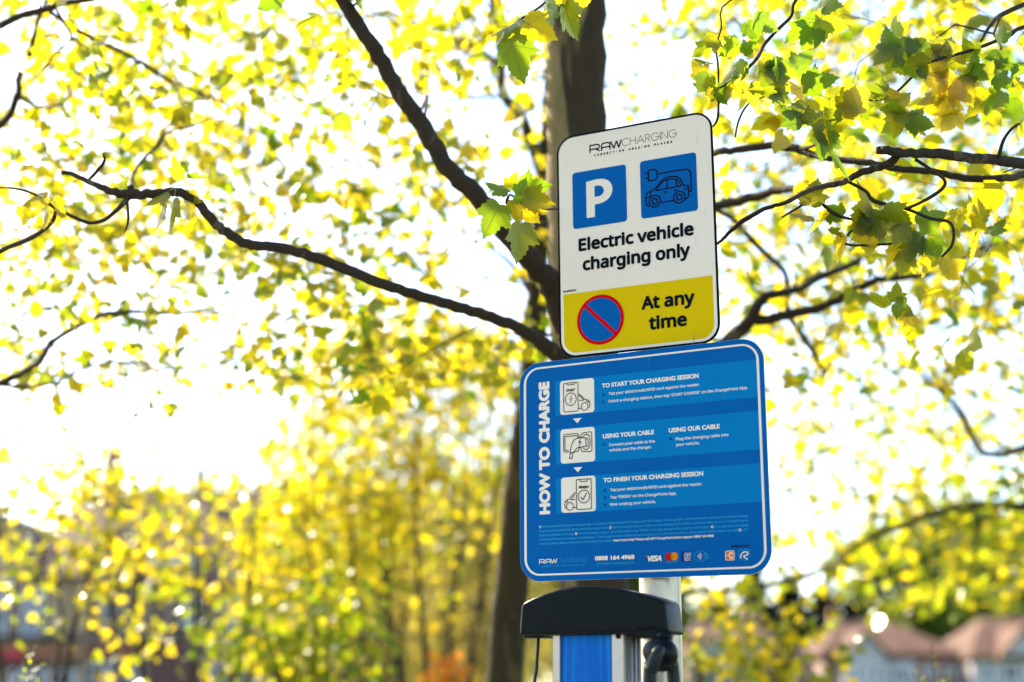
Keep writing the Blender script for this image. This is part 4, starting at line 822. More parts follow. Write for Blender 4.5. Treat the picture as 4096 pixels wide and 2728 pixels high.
# ---- tree behind it to the left, leaning
bb = at(1155, 1900, 6.0)
Bt = Tree('leaning_tree', 'dark leaning tree trunk left of the charging station, behind the plane tree', 'tree', (bb.x, bb.y, 0))
D6 = lambda px: px/3270*6
P = [Vector((bb.x, bb.y, -.2)), Vector((bb.x, bb.y, .3)), at(1162, 1568, 6), at(1176, 1357, 6), at(1196, 1130, 6), at(1215, 960, 6), at(1226, 830, 6), at(1234, 718, 6), at(1238, 600, 6), at(1246, 480, 6), at(1250, 360, 6), at(1262, 200, 6), at(1262, 0, 6), at(1240, -300, 6)]
Bt.limbw(P, [D6(62), D6(54), D6(44), D6(40), D6(38), D6(34), D6(30), D6(29), D6(24), D6(20), D6(17), D6(14), D6(10), D6(4)], [M_barkB], 'trunk', 22, 5, .02)
Bt.limb([(1246, 400, 6, 14), (1198, 267, 6, 13), (1160, 220, 6, 12), (1152, 154, 6, 10), (1147, 100, 6, 9), (1130, 0, 6, 7), (1110, -120, 6, 4)], [M_barkB], seg=8)
Bt.limb([(1152, 154, 6, 9), (1081, 103, 6.2, 9), (1004, 87, 6.3, 8), (927, 46, 6.4, 8), (886, 31, 6.4, 7), (834, 41, 6.4, 5), (760, 30, 6.5, 3)], [M_barkB], seg=7)
Bt.limb([(1188, 235, 6, 6), (1132, 221, 6.2, 5), (1024, 231, 6.3, 4), (950, 215, 6.4, 2)], [M_barkB], seg=6)
Bt.limb([(1236, 700, 6, 8), (1173, 605, 6.1, 6), (1127, 569, 6.2, 4), (1090, 520, 6.2, 2)], [M_barkB], seg=6)
Bt.grow(grid(TOP, .42, lambda c, r: 1 if 4 <= c <= 20 else .6, (5.6, 8.4), cols=(0, 24)), (.045, .075), per=6, spread=.07, tw_r=.007)
nA = A.finish(M_barkC, M_leaf); nB = Bt.finish(M_barkB, M_leafsh)

# ---- tree on the left edge
eb = at(-420, 1900, 5.6)
Et = Tree('plane_tree', 'plane tree reaching in from beyond the left edge with thin arching limbs', 'tree', (eb.x, eb.y, 0))
D5 = lambda px: px/3270*5.6
P = [Vector((eb.x, eb.y, -.2)), Vector((eb.x, eb.y, .3)), at(-415, 1500, 5.6), at(-390, 1150, 5.6), at(-380, 800, 5.6), at(-400, 300, 5.6), at(-380, -200, 5.6)]
Et.limbw(P, [D5(70), D5(60), D5(55), D5(50), D5(44), D5(30), D5(10)], [M_barkA], 'trunk', 20, 5, .02)
Et.limb([(-395, 1180, 5.6, 18.7), (-150, 960, 5.2, 13.0), (0, 882, 4.9, 9.4), (44, 862, 4.9, 8.6), (92, 828, 4.8, 7.9), (121, 785, 4.8, 7.2), (183, 747, 4.8, 6.5), (238, 723, 4.8, 6.5), (312, 717, 4.9, 5.8), (403, 720, 5, 5.0), (477, 715, 5.1, 3.6), (560, 722, 5.2, 2.2)], [M_barkC], seg=9)
Et.limb([(0, 885, 4.9, 6.0), (73, 888, 5, 4.5), (136, 877, 5.1, 4.5), (165, 858, 5.2, 3.8), (249, 833, 5.3, 3.8), (323, 836, 5.4, 4.5), (352, 849, 5.4, 3.0), (495, 843, 5.5, 2.2), (565, 818, 5.5, 1.5)], [M_barkC], seg=7)
Et.limb([(-390, 500, 5.6, 20), (-150, 380, 5.2, 14), (0, 290, 5, 10), (40, 220, 4.9, 9), (44, 176, 4.9, 8), (70, 121, 4.9, 7), (85, 60, 4.9, 6), (120, -40, 4.9, 5)], [M_barkC], seg=8)
Et.limb([(40, 220, 4.9, 6), (92, 246, 5, 5), (147, 235, 5, 4), (169, 183, 5.1, 4), (200, 150, 5.1, 3)], [M_barkC], seg=6)
Et.limb([(110, 22, 4.5, 6), (154, 55, 4.6, 6), (220, 92, 4.7, 6), (312, 136, 4.8, 5.5), (385, 183, 4.9, 5), (477, 220, 5, 4), (560, 260, 5.1, 3)], [M_barkC], seg=7)
Et.grow(grid(TOP, .70, lambda c, r: max(0, 1-max(0, c-7)/6), (4.8, 7.8), cols=(-3, 13)), (.045, .072), per=6, spread=.065, tw_r=.0065)
Et.finish(M_barkC, M_leafsh)

# ---- tree on the right edge, close to the focus
cb = at(2820, 1900, 3.7)
Ct = Tree('plane_tree', 'plane tree at the right edge with a broken-off dark limb and large sharp leaves', 'tree', (cb.x, cb.y, 0))
D3 = lambda px: px/3270*3.6
P = [Vector((cb.x, cb.y, -.2)), Vector((cb.x, cb.y, .3)), at(2800, 1400, 3.7), at(2780, 900, 3.7), at(2790, 400, 3.7), at(2760, -100, 3.7), at(2740, -500, 3.8)]
Ct.limbw(P, [D3(110), D3(96), D3(90), D3(84), D3(70), D3(50), D3(25)], [M_barkA], 'trunk', 22, 5, .015)
Ct.limb([(2785, 520, 3.7, 30), (2560, 400, 3.35, 17), (2354, 376, 3.2, 13), (2300, 368, 3.16, 12), (2248, 364, 3.12, 12), (2156, 353, 3.1, 11.5), (2083, 352, 3.08, 10.5), (2040, 346, 3.08, 10), (2021, 344, 3.08, 10)], [M_barkC], seg=12, label='dark dead limb snapped off short')
Ct.limb([(2066, 352, 3.09, 9), (2050, 372, 3.1, 10), (2024, 383, 3.12, 9), (1973, 399, 3.14, 8), (1940, 418, 3.16, 7.5), (1863, 436, 3.18, 6), (1808, 465, 3.2, 5), (1757, 480, 3.22, 5), (1706, 509, 3.24, 6), (1676, 535, 3.25, 4.5), (1650, 559, 3.26, 3.5), (1620, 570, 3.28, 2)], [M_barkC], seg=9)
for tw in ([(1951, 418, 3.16, 4), (1991, 440, 3.16, 4), (2010, 462, 3.16, 5), (2083, 480, 3.16, 4), (2138, 502, 3.18, 4), (2186, 513, 3.2, 3.5), (2190, 560, 3.22, 3.5), (2165, 590, 3.22, 3)],
           [(2083, 480, 3.16, 4), (2123, 462, 3.14, 4), (2164, 436, 3.12, 4.5), (2171, 414, 3.12, 4), (2138, 388, 3.12, 4), (2105, 367, 3.1, 4)],
           [(2296, 359, 3.14, 4.5), (2307, 322, 3.08, 4), (2325, 297, 3.05, 3.5), (2343, 284, 3.05, 3)],
           [(1870, 455, 3.2, 3), (1833, 478, 3.2, 3), (1797, 500, 3.2, 2)],
           [(1878, 452, 3.2, 4), (1900, 478, 3.2, 4), (1925, 495, 3.2, 4.5), (1975, 508, 3.2, 2)],
           [(2740, -60, 3.7, 12), (2520, 20, 3.4, 7), (2354, 62, 3.25, 5), (2321, 81, 3.22, 5), (2248, 110, 3.2, 4), (2175, 132, 3.18, 4), (2127, 147, 3.16, 3.5), (2094, 180, 3.15, 3), (2050, 220, 3.14, 3), (2010, 231, 3.14, 2), (1985, 226, 3.14, 2)],
           [(2354, 10, 3.4, 6), (2300, 35, 3.35, 6), (2275, 60, 3.3, 5), (2255, 95, 3.25, 3)],
           [(2700, -300, 3.8, 14), (2200, -160, 3.4, 8), (1900, -60, 3.15, 5), (1830, 0, 3.1, 4), (1819, 37, 3.1, 4), (1786, 70, 3.1, 4), (1757, 103, 3.1, 4), (1742, 132, 3.1, 4), (1713, 161, 3.1, 3.5), (1662, 198, 3.12, 3), (1621, 209, 3.12, 2)],
           [(1900, -60, 3.15, 4), (1680, 0, 3.15, 2), (1658, 66, 3.15, 2), (1647, 110, 3.15, 2), (1651, 158, 3.15, 2.5), (1652, 220, 3.15, 2.5), (1650, 271, 3.15, 3), (1640, 290, 3.2, 3)],
           [(1757, 222, 3.12, 2), (1720, 240, 3.14, 2.5), (1699, 275, 3.16, 2.5), (1690, 315, 3.18, 2)],
           [(1990, 500, 3.3, 3), (1940, 560, 3.2, 3), (2060, 560, 3.2, 3)]):
    Ct.twig(tw, 7)
def burst(T_, px, py, d, n, s0, s1, tint):
    L_ = []
    for i in range(n):
        a = random.uniform(190, 350) if random.random() < .75 else random.uniform(0, 180)
        L_.append((random.gauss(0, 20), random.gauss(0, 16), random.uniform(s0, s1)*.88, a, random.uniform(-75, 75), min(1, max(0, random.gauss(tint, .35)))))
    T_.sprig(px, py, d, L_)
for px, py, d, n, s0, s1, ti in ((1860, 45, 3.12, 4, 60, 100, .0), (1895, 75, 3.12, 2, 44, 60, .1), (1716, 70, 3.1, 3, 60, 86, .1), (1712, 130, 3.1, 3, 50, 74, .25), (1620, 105, 3.12, 3, 36, 54, .15), (1630, 160, 3.12, 4, 44, 66, .3),
        (1775, 140, 3.1, 4, 40, 64, .1), (1800, 185, 3.1, 4, 60, 80, .2), (1842, 205, 3.08, 2, 84, 104, .0), (1700, 185, 3.1, 4, 40, 64, .3), (1770, 215, 3.12, 4, 48, 70, .5), (1625, 210, 3.14, 4, 40, 60, .3),
        (1870, 265, 3.06, 3, 74, 92, .25), (1905, 262, 3.06, 4, 76, 100, .3), (1950, 255, 3.08, 3, 70, 92, .6), (1900, 330, 3.05, 3, 70, 90, .35), (1960, 225, 3.1, 2, 40, 55, .7), (2040, 210, 3.12, 2, 50, 70, .1), (2080, 250, 3.12, 4, 56, 80, .5), (2065, 275, 3.12, 3, 60, 80, .4),
        (2060, 105, 3.14, 3, 70, 90, .05), (2100, 115, 3.14, 3, 56, 76, .1), (2075, 140, 3.14, 3, 36, 46, .05), (2160, 95, 3.2, 4, 50, 80, .5), (2200, 130, 3.2, 5, 50, 80, .5), (2240, 155, 3.2, 4, 50, 70, .4), (2300, 120, 3.2, 3, 50, 74, .1), (2180, 190, 3.2, 5, 60, 90, .8), (2270, 195, 3.2, 4, 46, 66, .1), (2310, 200, 3.2, 4, 40, 60, .2), (2200, 240, 3.22, 4, 56, 80, .8), (2280, 240, 3.3, 4, 50, 70, .3),
        (1650, 400, 3.3, 2, 40, 52, .1), (1880, 480, 3.2, 3, 60, 86, .6), (1905, 500, 3.2, 3, 40, 56, .1), (1960, 485, 3.2, 3, 56, 76, .4), (1990, 500, 3.18, 3, 40, 60, .1), (2030, 475, 3.16, 3, 84, 104, .1), (2065, 525, 3.16, 3, 60, 84, .35), (2100, 540, 3.18, 4, 60, 80, .2), (2130, 560, 3.2, 3, 56, 80, .2), (1980, 545, 3.2, 3, 60, 90, 1.0), (2045, 575, 3.2, 2, 50, 70, .9),
        (2230, 500, 3.25, 3, 56, 76, .5), (2260, 525, 3.25, 3, 60, 84, .2), (2290, 500, 3.3, 3, 50, 70, .5), (2150, 620, 3.3, 3, 50, 70, .7), (2095, 705, 3.35, 2, 70, 96, 1.0), (2060, 700, 3.35, 3, 50, 70, .2), (2130, 650, 3.3, 3, 40, 56, .5)):
    burst(Ct, px, py, d, n, s0, s1, ti)
Ct.grow(grid(TOP[:8], .26, lambda c, r: min(1, max(0, (c-15)/5)), (3.3, 4.4), cols=(16, 27)), (.05, .078), per=3, spread=.05)
Ct.finish(M_barkC, M_leaf)

# ---- tree further back on the right
db = at(2560, 1900, 8.4)
Dt = Tree('plane_tree', 'blurred plane tree further back on the right, its low limb crossing below the blue board', 'tree', (db.x, db.y, 0))
D8 = lambda px: px/3270*8.4
P = [Vector((db.x, db.y, -.2)), Vector((db.x, db.y, .3)), at(2560, 1500, 8.4), at(2550, 1150, 8.4), at(2540, 800, 8.4), at(2560, 300, 8.4), at(2540, -100, 8.4)]
Dt.limbw(P, [D8(60), D8(52), D8(46), D8(44), D8(38), D8(26), D8(8)], [M_barkB], 'trunk', 18, 5, .02)
Dt.limb([(2552, 1180, 8.4, 17.2), (2250, 1160, 8, 9.4), (2080, 1205, 7.6, 7.8), (1977, 1251, 7.6, 7.0), (1944, 1279, 7.7, 7.0), (1892, 1309, 7.8, 7.0), (1807, 1337, 7.9, 7.0), (1698, 1352, 8, 7.0), (1560, 1367, 8, 6.2), (1400, 1380, 8, 3.9)], [M_barkB], seg=9)
Dt.limb([(2545, 900, 8.4, 22), (2400, 1010, 8, 13), (2277, 1045, 7.6, 9), (2230, 996, 7.4, 8), (2215, 955, 7.3, 8), (2180, 915, 7.2, 7), (2124, 867, 7.1, 6), (2096, 835, 7, 4)], [M_barkB], seg=7)
Dt.limb([(2550, 500, 8.4, 20), (2300, 560, 7.8, 10), (2100, 600, 7.4, 8), (1900, 560, 7.2, 5)], [M_barkB], seg=7)
Dt.grow(grid(TOP, .60, lambda c, r: min(1, max(0, (c-14)/3)), (6.4, 9.4), cols=(15, 27)), (.055, .08), per=4, spread=.08, tw_r=.005)
Dt.grow(grid(LOW[:5], .95, None, (7, 10.5), r0=9, cols=(15, 27)), (.055, .08), per=5, spread=.09, tw_r=.005, tint=(0, .7))
Dt.finish(M_barkB, M_leafsh)

# ---- spring shrubs at lower left: several stems each, leaves in loose sprays
def shrub(name, label, px, d, top, wid, rows, r0, cols, size, leafm, barkm, T, scale=1.0, stems=4, per=5, spread=.09, dd=.9, tint=(0, 1), group=None, mul=None, tw=.004, cat='shrub', crown='foliage'):
    g = at(px, 1900, d); base = (g.x, g.y, 0); S = Tree(name, label, cat, base, group)
    for i in range(stems):
        f = (i+.5)/stems-.5; tx = px+f*wid+random.uniform(-20, 20); ty = top+abs(f)*220+random.uniform(0, 120); de = d+random.uniform(-dd, dd)*.8
        e = at(tx, ty, de); b0 = Vector(base)+Vector((f*.35, random.uniform(-.15, .15), -.05)); m1 = b0.lerp(e, .35)+Vector((-f*.1, 0, .25)); m2 = b0.lerp(e, .7)+Vector((random.uniform(-.12, .12), 0, .1))
        S.limbw([b0, m1, m2, e], [.028, .021, .014, .006], [barkm], 'stem', 7, 5, .05)
    S.grow(grid(rows, scale, mul, (d-dd, d+dd), r0=r0, cols=cols), size, per=per, spread=spread, tw_r=tw, tint=tint)
    return S.finish(barkm, leafm, T, crown), S
GS = 'spring shrubs left of the leaning tree'
nS = []
nS.append(shrub('spring_shrub', 'yellow-leaved shrub at the far left edge in front of the half-timbered building', 60, 7.6, 1060, 420, LOW[1:], 10, (-3, 3), (.045, .07), M_leafsh, M_barkO, LEAF_MED, .85, group=GS)[0])
nS.append(shrub('spring_shrub', 'yellow-leaved shrub in front of the pink-roofed building, second from the left', 400, 8.2, 1080, 460, LOW[2:], 11, (3, 7), (.045, .07), M_leafsh, M_barkO, LEAF_MED, .85, group=GS)[0])
nS.append(shrub('spring_shrub', 'dense bright shrub in the middle of the left half with glossy highlights', 740, 8.6, 1050, 380, LOW[0:], 9, (6, 9), (.045, .07), M_leafsh, M_barkO, LEAF_MED, .55, group=GS)[0])
nS.append(shrub('spring_shrub', 'loose yellow shrub just left of the leaning trunk', 1000, 9.6, 760, 420, TOP[7:]+LOW[0:5], 7, (6, 12), (.045, .065), M_leafsh, M_barkO, LEAF_MED, 1.15, group=GS)[0])
nG = shrub('green_bush', 'low darker green bush near the bottom edge at centre left', 620, 7.4, 1430, 320, ['000006777000000000000000', '000006888800000000000000'], 14, (4, 9), (.045, .065), M_leafg, M_barkO, LEAF_MED, .8, dd=.35, cat='bush', stems=9)[0]
# ---- tall olive bushes with upright brown stems further back
def olive(label, px, d, top, wid, x0, x1, ytop, group='olive bushes behind the shrubs', tau=2.3):
    g = at(px, 1900, d); S = Tree('tall_bush', label, 'bush', (g.x, g.y, 0), group)
    for i in range(12):
        f = (i+.5)/12-.5; e = at(px+f*wid*1.1+random.uniform(-25, 25), top+abs(f)*abs(f)*500+random.uniform(-20, 90), d+random.uniform(-.9, .9)); b0 = Vector((g.x+f*.5, g.y+random.uniform(-.3, .3), -.05))
        S.limbw([b0, b0.lerp(e, .33)+Vector((f*.3, 0, .1)), b0.lerp(e, .66)+Vector((random.uniform(-.1, .1), 0, 0)), e], [.055, .04, .026, .008], [M_barkO], 'stem', 7, 5, .05)
    cells = []
    y = ytop
    while y < 1700:
        x = x0
        while x < x1:
            edge = min(1, ((y-ytop)/260)**1.6+.06); cells.append((x, y, x+60, y+60, tau*edge*random.uniform(.35, 1.3), d-1.1, d+1.1)); x += 60
        y += 60
    S.grow(cells, (.035, .06), per=7, spread=.10, tw_r=.006, bend=.16, down=.1)
    return S.finish(M_barkO, M_leafo, LEAF_NARROW, 'foliage')
nO = [olive('tall olive-green bush with bare brown stem tops, left of centre', 800, 14, 800, 330, 640, 960, 840),
      olive('tall olive-brown bush beside the leaning trunk', 1060, 15, 800, 300, 930, 1240, 820)]

# ============================================================ low plants at the bottom edge
def flowers(px, py, d):
    g = at(px, 1900, d); E_ = empty('orange_shrub', (g.x, g.y, 0)); tag(E_, 'shrub with bright orange leaves at the bottom edge beside the leaning trunk', 'shrub')
    b = MB()
    for i in range(9): 
        e = at(px+random.uniform(-60, 60), py+random.uniform(-20, 60), d); b.tube([(g.x+random.uniform(-.1, .1), g.y, -.02), Vector((g.x, g.y, 0)).lerp(e, .6), e], [.010, .007, .003], 6, sub=3)
    b.build('stem', [M_barkO], E_)
    n = 130; c = np.array([tuple(at(px+r_*48*math.cos(a_), py+38+r_*44*math.sin(a_), d+random.uniform(-.2, .2))) for r_, a_ in [(math.sqrt(random.random())*random.uniform(.7, 1.25), random.uniform(0, 6.28)) for _ in range(n)]])
    tp, nr = rnd_dirs(n, -.2); leaves_mesh('foliage', LEAF_MED, c, tp, nr, rng.uniform(.03, .055, n), rng.uniform(0, 1, n), [M_flower], E_)
M_flower = leafmat('orange_leaf', (.45, .17, .01), (.92, .36, .005), (.38, .12, .01), (.90, .26, .005), .5, .5)
flowers(1030, 1510, 8.5)
def shoot_plant(px, d, spikes, label):
    g = at(px, 1900, d); E_ = empty('hedge_plant', (g.x, g.y, 0)); tag(E_, label, 'plant', 'young shoots along the bottom edge'); b = MB(); Pp, Tt, Nn, Ss, Cc = [], [], [], [], []
    for sx, sy, w0 in spikes:
        e = at(sx, sy, d+random.uniform(-.1, .1)); b0 = Vector((g.x+(sx-px)*.0006, g.y, 0)); md = b0.lerp(e, .6)+Vector((random.uniform(-.03, .03), 0, 0))
        b.tube([b0, md, e], [.006, .004, .0015], 5, sub=4)
        ln = (e-b0).length; n = int(ln*30)
        for i in range(n):
            f = 1-(i/n)*.75; p = b0.lerp(e, f) if f > .6 else md.lerp(b0, (0.6-f)/.6); a = i*2.4
            t_ = Vector((math.cos(a), math.sin(a)*.7, .55)); Pp.append(tuple(b0.lerp(e, f))); Tt.append(tuple(t_)); Nn.append((random.gauss(0, .3), random.gauss(0, .3), 1)); Ss.append(random.uniform(.03, .05)*w0*(1.1-max(0, f-.8)*2.5)); Cc.append(random.random())
    b.build('stem', [M_barkO], E_); leaves_mesh('foliage', LEAF_NARROW, Pp, Tt, Nn, Ss, Cc, [M_leafg], E_)
shoot_plant(72, 4.6, [(72, 1490, 1.2), (60, 1510, 1), (90, 1530, 1.1), (40, 1560, 1), (110, 1575, 1)], 'upright leafy shoots at the bottom left corner')
shoot_plant(2130, 4.6, [(2142, 1478, 1.1), (2115, 1530, 1.2), (2160, 1540, 1.2), (2190, 1545, 1), (2085, 1545, 1), (2220, 1560, 1), (2180, 1575, 1.2), (2050, 1570, 1)], 'upright leafy shoots at the bottom right in front of the houses')
nY = shrub('spring_shrub', 'yellow shrub spray in front of the small roof right of the charging station', 1810, 7.2, 1400, 130, ['000000000000000006600000', '000000000000000008820000'], 14, (17, 20), (.045, .065), M_leafsh, M_barkO, LEAF_MED, .7, dd=.3, stems=5)[0]
nZ = shrub('spring_shrub', 'yellow-green shrub directly behind the post at the bottom edge', 1610, 7.6, 1420, 120, ['000000000000000064000000', '000000000000000075000000'], 14, (16, 18), (.045, .065), M_leafsh, M_barkO, LEAF_MED, .4, dd=.3, stems=3)[0]

# ============================================================ buildings
M_roofL = brickmat('rosy_roof_tile', (.20, .105, .068), (.16, .082, .054), (.07, .045, .035), 1.0, .35, .28)
M_roofR = brickmat('brown_roof_tile', (.110, .042, .014), (.080, .030, .011), (.04, .02, .010), 1.0, .35, .28)
M_render = mat('buff_render', (.50, .34, .19), .9, noise=(.8, (.42, .28, .15), .3))
M_mauve = mat('weathered_render', (.27, .19, .135), .9, noise=(.8, (.22, .15, .105), .3))
M_wwall = mat('white_render', (.50, .44, .42), .85, noise=(.6, (.42, .37, .35), .3))
M_brick = brickmat('red_brick', (.36, .17, .12), (.28, .13, .095), (.32, .28, .25), 4.0)
M_timber = mat('dark_timber', (.035, .022, .018), .8)
M_glass = mat('window_glass', (.02, .026, .028), .25, spec=.12)
M_frame = mat('white_frame', (.78, .79, .80), .5)
M_fasR = mat('red_fascia', (.42, .02, .025), .5); M_fasO = mat('rust_fascia', (.34, .10, .035), .6, noise=(2, (.22, .07, .03), .2))
M_doorw = mat('brown_shutter', (.13, .06, .045), .8)
def FX(px, Y): return atY(px, 1500, Y).x
def FZ(py, Y): return atY(1177, py, Y).z
class House:
    def __init__(s, label, px0, px1, Y, depth, group=None, name='house', cat='house'):
        s.Y = Y; s.x0, s.x1 = FX(px0, Y), FX(px1, Y); s.dep = depth; s.E = empty(name, ((s.x0+s.x1)/2, Y, 0)); tag(s.E, label, cat, group)
    def box(s, name, px0, px1, py0, py1, m, y0=0, y1=None, label=None, parent=None):
        """py0 = lower, py1 = upper; y0/y1 offsets behind the facade"""
        Y = s.Y; b = MB(); z0 = -.3 if py0 is None else FZ(py0, Y)
        b.box((FX(px0, Y), Y+y0, z0), (FX(px1, Y), Y+(s.dep if y1 is None else y1), FZ(py1, Y))); return b.build(name, [m], parent or s.E, label=label)
    def window(s, px0, px1, py0, py1, bars=1, y=-.06, m=None):
        Y = s.Y; X0, X1, Z0, Z1 = FX(px0, Y), FX(px1, Y), FZ(py0, Y), FZ(py1, Y); t_ = .09
        b = MB(); b.box((X0, Y+y, Z0), (X0+t_, Y+.02, Z1)); b.box((X1-t_, Y+y, Z0), (X1, Y+.02, Z1)); b.box((X0+t_, Y+y, Z0), (X1-t_, Y+.02, Z0+t_)); b.box((X0+t_, Y+y, Z1-t_), (X1-t_, Y+.02, Z1))
        for i in range(bars): xm = X0+(X1-X0)*(i+1)/(bars+1); b.box((xm-.035, Y+y+.01, Z0+t_), (xm+.035, Y+.02, Z1-t_))
        zm = Z0+(Z1-Z0)*.6; b.box((X0+t_, Y+y+.013, zm-.03), (X1-t_, Y+.017, zm+.03))
        w_ = b.build('window', [m or M_frame], s.E)
        b = MB(); b.box((X0+t_*.5, Y+y+.035, Z0+t_*.5), (X1-t_*.5, Y+y+.045, Z1-t_*.5)); b.build('pane', [M_glass], w_)
    def roof(s, pts, m, faces, name='roof', label=None):
        """pts = (px, py, y offset)"""
        b = MB(); V = [Vector((FX(p[0], s.Y), s.Y+p[2], FZ(p[1], s.Y))) for p in pts]
        b.add(V, faces); b.add([v-Vector((0, 0, .16)) for v in V], [f[::-1] for f in faces]); 
        ed = {}
        for f in faces:
            for i in range(len(f)): k_ = (f[i], f[(i+1) % len(f)]); ed[k_] = 1
        n = len(V)
        for a, c in ed:
            if (c, a) not in ed: b.add([V[a], V[c], V[c]-Vector((0, 0, .16)), V[a]-Vector((0, 0, .16))], [(0, 3, 2, 1)])
        return b.build(name, [m], s.E, label=label)
    def gable(s, name, px0, px1, pyb, pxm, pyt, m, y0=0, y1=.3):
        b = MB(); Y = s.Y; b.prism([(FX(px0, Y), FZ(pyb, Y)), (FX(px1, Y), FZ(pyb, Y)), (FX(pxm, Y), FZ(pyt, Y))], Y+y0, Y+y1); return b.build(name, [m], s.E)
    def chimney(s, px0, px1, py0, py1, y, m, parent=None, pots=2):
        c = s.box('chimney', px0, px1, py0, py1, m, y, y+1.0, parent=parent)
        b = MB(); Y = s.Y; X0, X1, Z = FX(px0, Y), FX(px1, Y), FZ(py1, Y)
        for i in range(pots): x = X0+(X1-X0)*(i+.5)/pots; b.tube([(x, Y+y+.5, Z-.02), (x, Y+y+.5, Z+.45)], [.14, .12], 10)
        b.build('chimney_pot', [M_roofL], s.E)
# left: half-timbered shop with a steep tiled roof
GL = 'shop buildings at lower left'
H = House('half-timbered shop building with red and rust fascia at the bottom left corner', -160, 185, 60, 9, GL, 'shop_building', 'building')
H.box('wall', -160, 185, None, 1330, M_render); H.gable('gable_wall', -160, 80, 1330, -40, 1190, M_render, 0, .4)
H.roof([(-175, 1345, -.5), (-40, 1178, -.5), (95, 1345, -.5), (-175, 1345, 9), (-40, 1178, 9), (95, 1345, 9)], M_roofL, [(0, 1, 4, 3), (1, 2, 5, 4)])
H.roof([(95, 1330, -.5), (190, 1330, -.5), (190, 1130, 4.5), (60, 1130, 4.5), (60, 1330, 9.2), (190, 1330, 9.2)], M_roofL, [(0, 1, 2, 3), (3, 2, 5, 4)])
H.chimney(138, 176, 1180, 1000, 4.2, M_brick)
H.window(44, 90, 1466, 1362, 2); H.window(62, 96, 1358, 1312, 1, m=M_timber); H.window(-20, 10, 1466, 1340, 1); H.window(-90, -50, 1466, 1370, 1); H.window(-70, -20, 1300, 1262, 1)
for a, c in ((14, 22), (36, 41), (95, 101), (150, 156), (-30, -24)): H.box('timber', a, c, 1472, 1334, M_timber, -.05, .0)
H.box('sill_band', -160, 185, 1482, 1466, M_timber, -.35, .0)
H.box('fascia', 14, 55, 1527, 1497, M_fasR, -.25, .0, 'red shop fascia'); H.box('fascia', 57, 178, 1522, 1494, M_fasO, -.22, .0, 'rust-coloured shop fascia'); H.box('fascia', -150, 8, 1522, 1494, M_fasO, -.22, .0)
H.box('beam', -160, 185, 1545, 1529, M_timber, -.15, .0)
for a, c in ((28, 62), (190-62, 178), (-90, -10), (72, 118)): H.window(a, c, 1640, 1548, 1)
H2 = House('wide pink-roofed building with dormer behind the yellow shrubs, right of the half-timbered shop', 188, 600, 61, 9.5, GL, 'shop_building', 'building')
H2.box('wall', 188, 600, None, 1335, M_mauve)
H2.roof([(180, 1340, -.6), (612, 1340, -.6), (560, 1092, 4.6), (196, 1092, 4.6), (180, 1340, 9.9), (612, 1340, 9.9)], M_roofL, [(0, 1, 2, 3), (3, 2, 5, 4), (1, 5, 2), (0, 3, 4)])
H2.box('dormer', 330, 440, 1330, 1262, M_wwall, -.1, 3.6); H2.roof([(318, 1268, -.4), (452, 1268, -.4), (400, 1236, 2.6), (350, 1236, 2.6), (318, 1262, 3.4), (452, 1262, 3.4)], M_roofL, [(0, 1, 2, 3), (1, 5, 2), (0, 3, 4)], 'dormer_roof')
H2.window(345, 380, 1324, 1276, 1, -.16); H2.window(392, 428, 1324, 1276, 1, -.16)
H2.chimney(366, 392, 1140, 1060, 4.4, M_brick)
H2.box('eaves', 182, 606, 1349, 1336, M_timber, -.55, .0)
for a in (222, 415, 520): H2.window(a, a+32, 1444, 1372, 1)
for a in (200, 252, 304, 354, 405, 460): H2.box('pier', a, a+8, 1462, 1350, M_timber, -.10, .0)
H2.box('canopy', 300, 420, 1478, 1462, M_timber, -.9, .0); H2.box('shutter', 345, 480, 1640, 1492, M_doorw, -.08, .0); H2.box('fascia', 195, 335, 1522, 1490, M_fasO, -.22, .0)
for a, c in ((205, 250), (262, 322), (490, 540)): H2.window(a, c, 1640, 1530, 1)
# right: row of houses, lower ground further off
GR = 'houses at lower right'
R1 = House('small brown-roofed house with dark shopfront right of the post', 1560, 1800, 84, 9, GR)
R1.box('wall', 1578, 1775, None, 1462, M_render); R1.roof([(1568, 1466, -.5), (1785, 1466, -.5), (1735, 1408, 4.5), (1640, 1408, 4.5), (1568, 1466, 9.4), (1785, 1466, 9.4)], M_roofR, [(0, 1, 2, 3), (3, 2, 5, 4), (1, 5, 2), (0, 3, 4)])
R1.chimney(1632, 1658, 1420, 1376, 4.4, M_brick); R1.chimney(1766, 1790, 1470, 1382, 6, M_brick)
R1.box('shopfront', 1612, 1705, None, 1500, M_timber, -.2, .0); R1.window(1630, 1690, 1568, 1522, 2, -.26); R1.window(1622, 1668, 1496, 1480, 1); R1.window(1722, 1758, 1530, 1484, 1)
R2 = House('large house with brown hipped tiled roof and white front gable at lower right', 1880, 2225, 82, 10, GR)
R2.box('wall', 1892, 2212, None, 1492, M_brick); R2.roof([(1880, 1496, -.5), (2222, 1496, -.5), (2094, 1411, 5), (1974, 1409, 5), (1880, 1496, 10.4), (2222, 1496, 10.4)], M_roofR, [(0, 1, 2, 3), (3, 2, 5, 4), (1, 5, 2), (0, 3, 4)])
R2.box('bay_wall', 1925, 2020, None, 1500, M_wwall, -1.6, -.02); R2.gable('gable_wall', 1925, 2020, 1500, 1975, 1452, M_wwall, -1.6, -1.3)
R2.roof([(1915, 1508, -1.9), (1975, 1444, -1.9), (2034, 1508, -1.9), (1915, 1508, 1.2), (1975, 1444, 3.4), (2034, 1508, 1.2)], M_roofR, [(0, 1, 4, 3), (1, 2, 5, 4)], 'gable_roof')
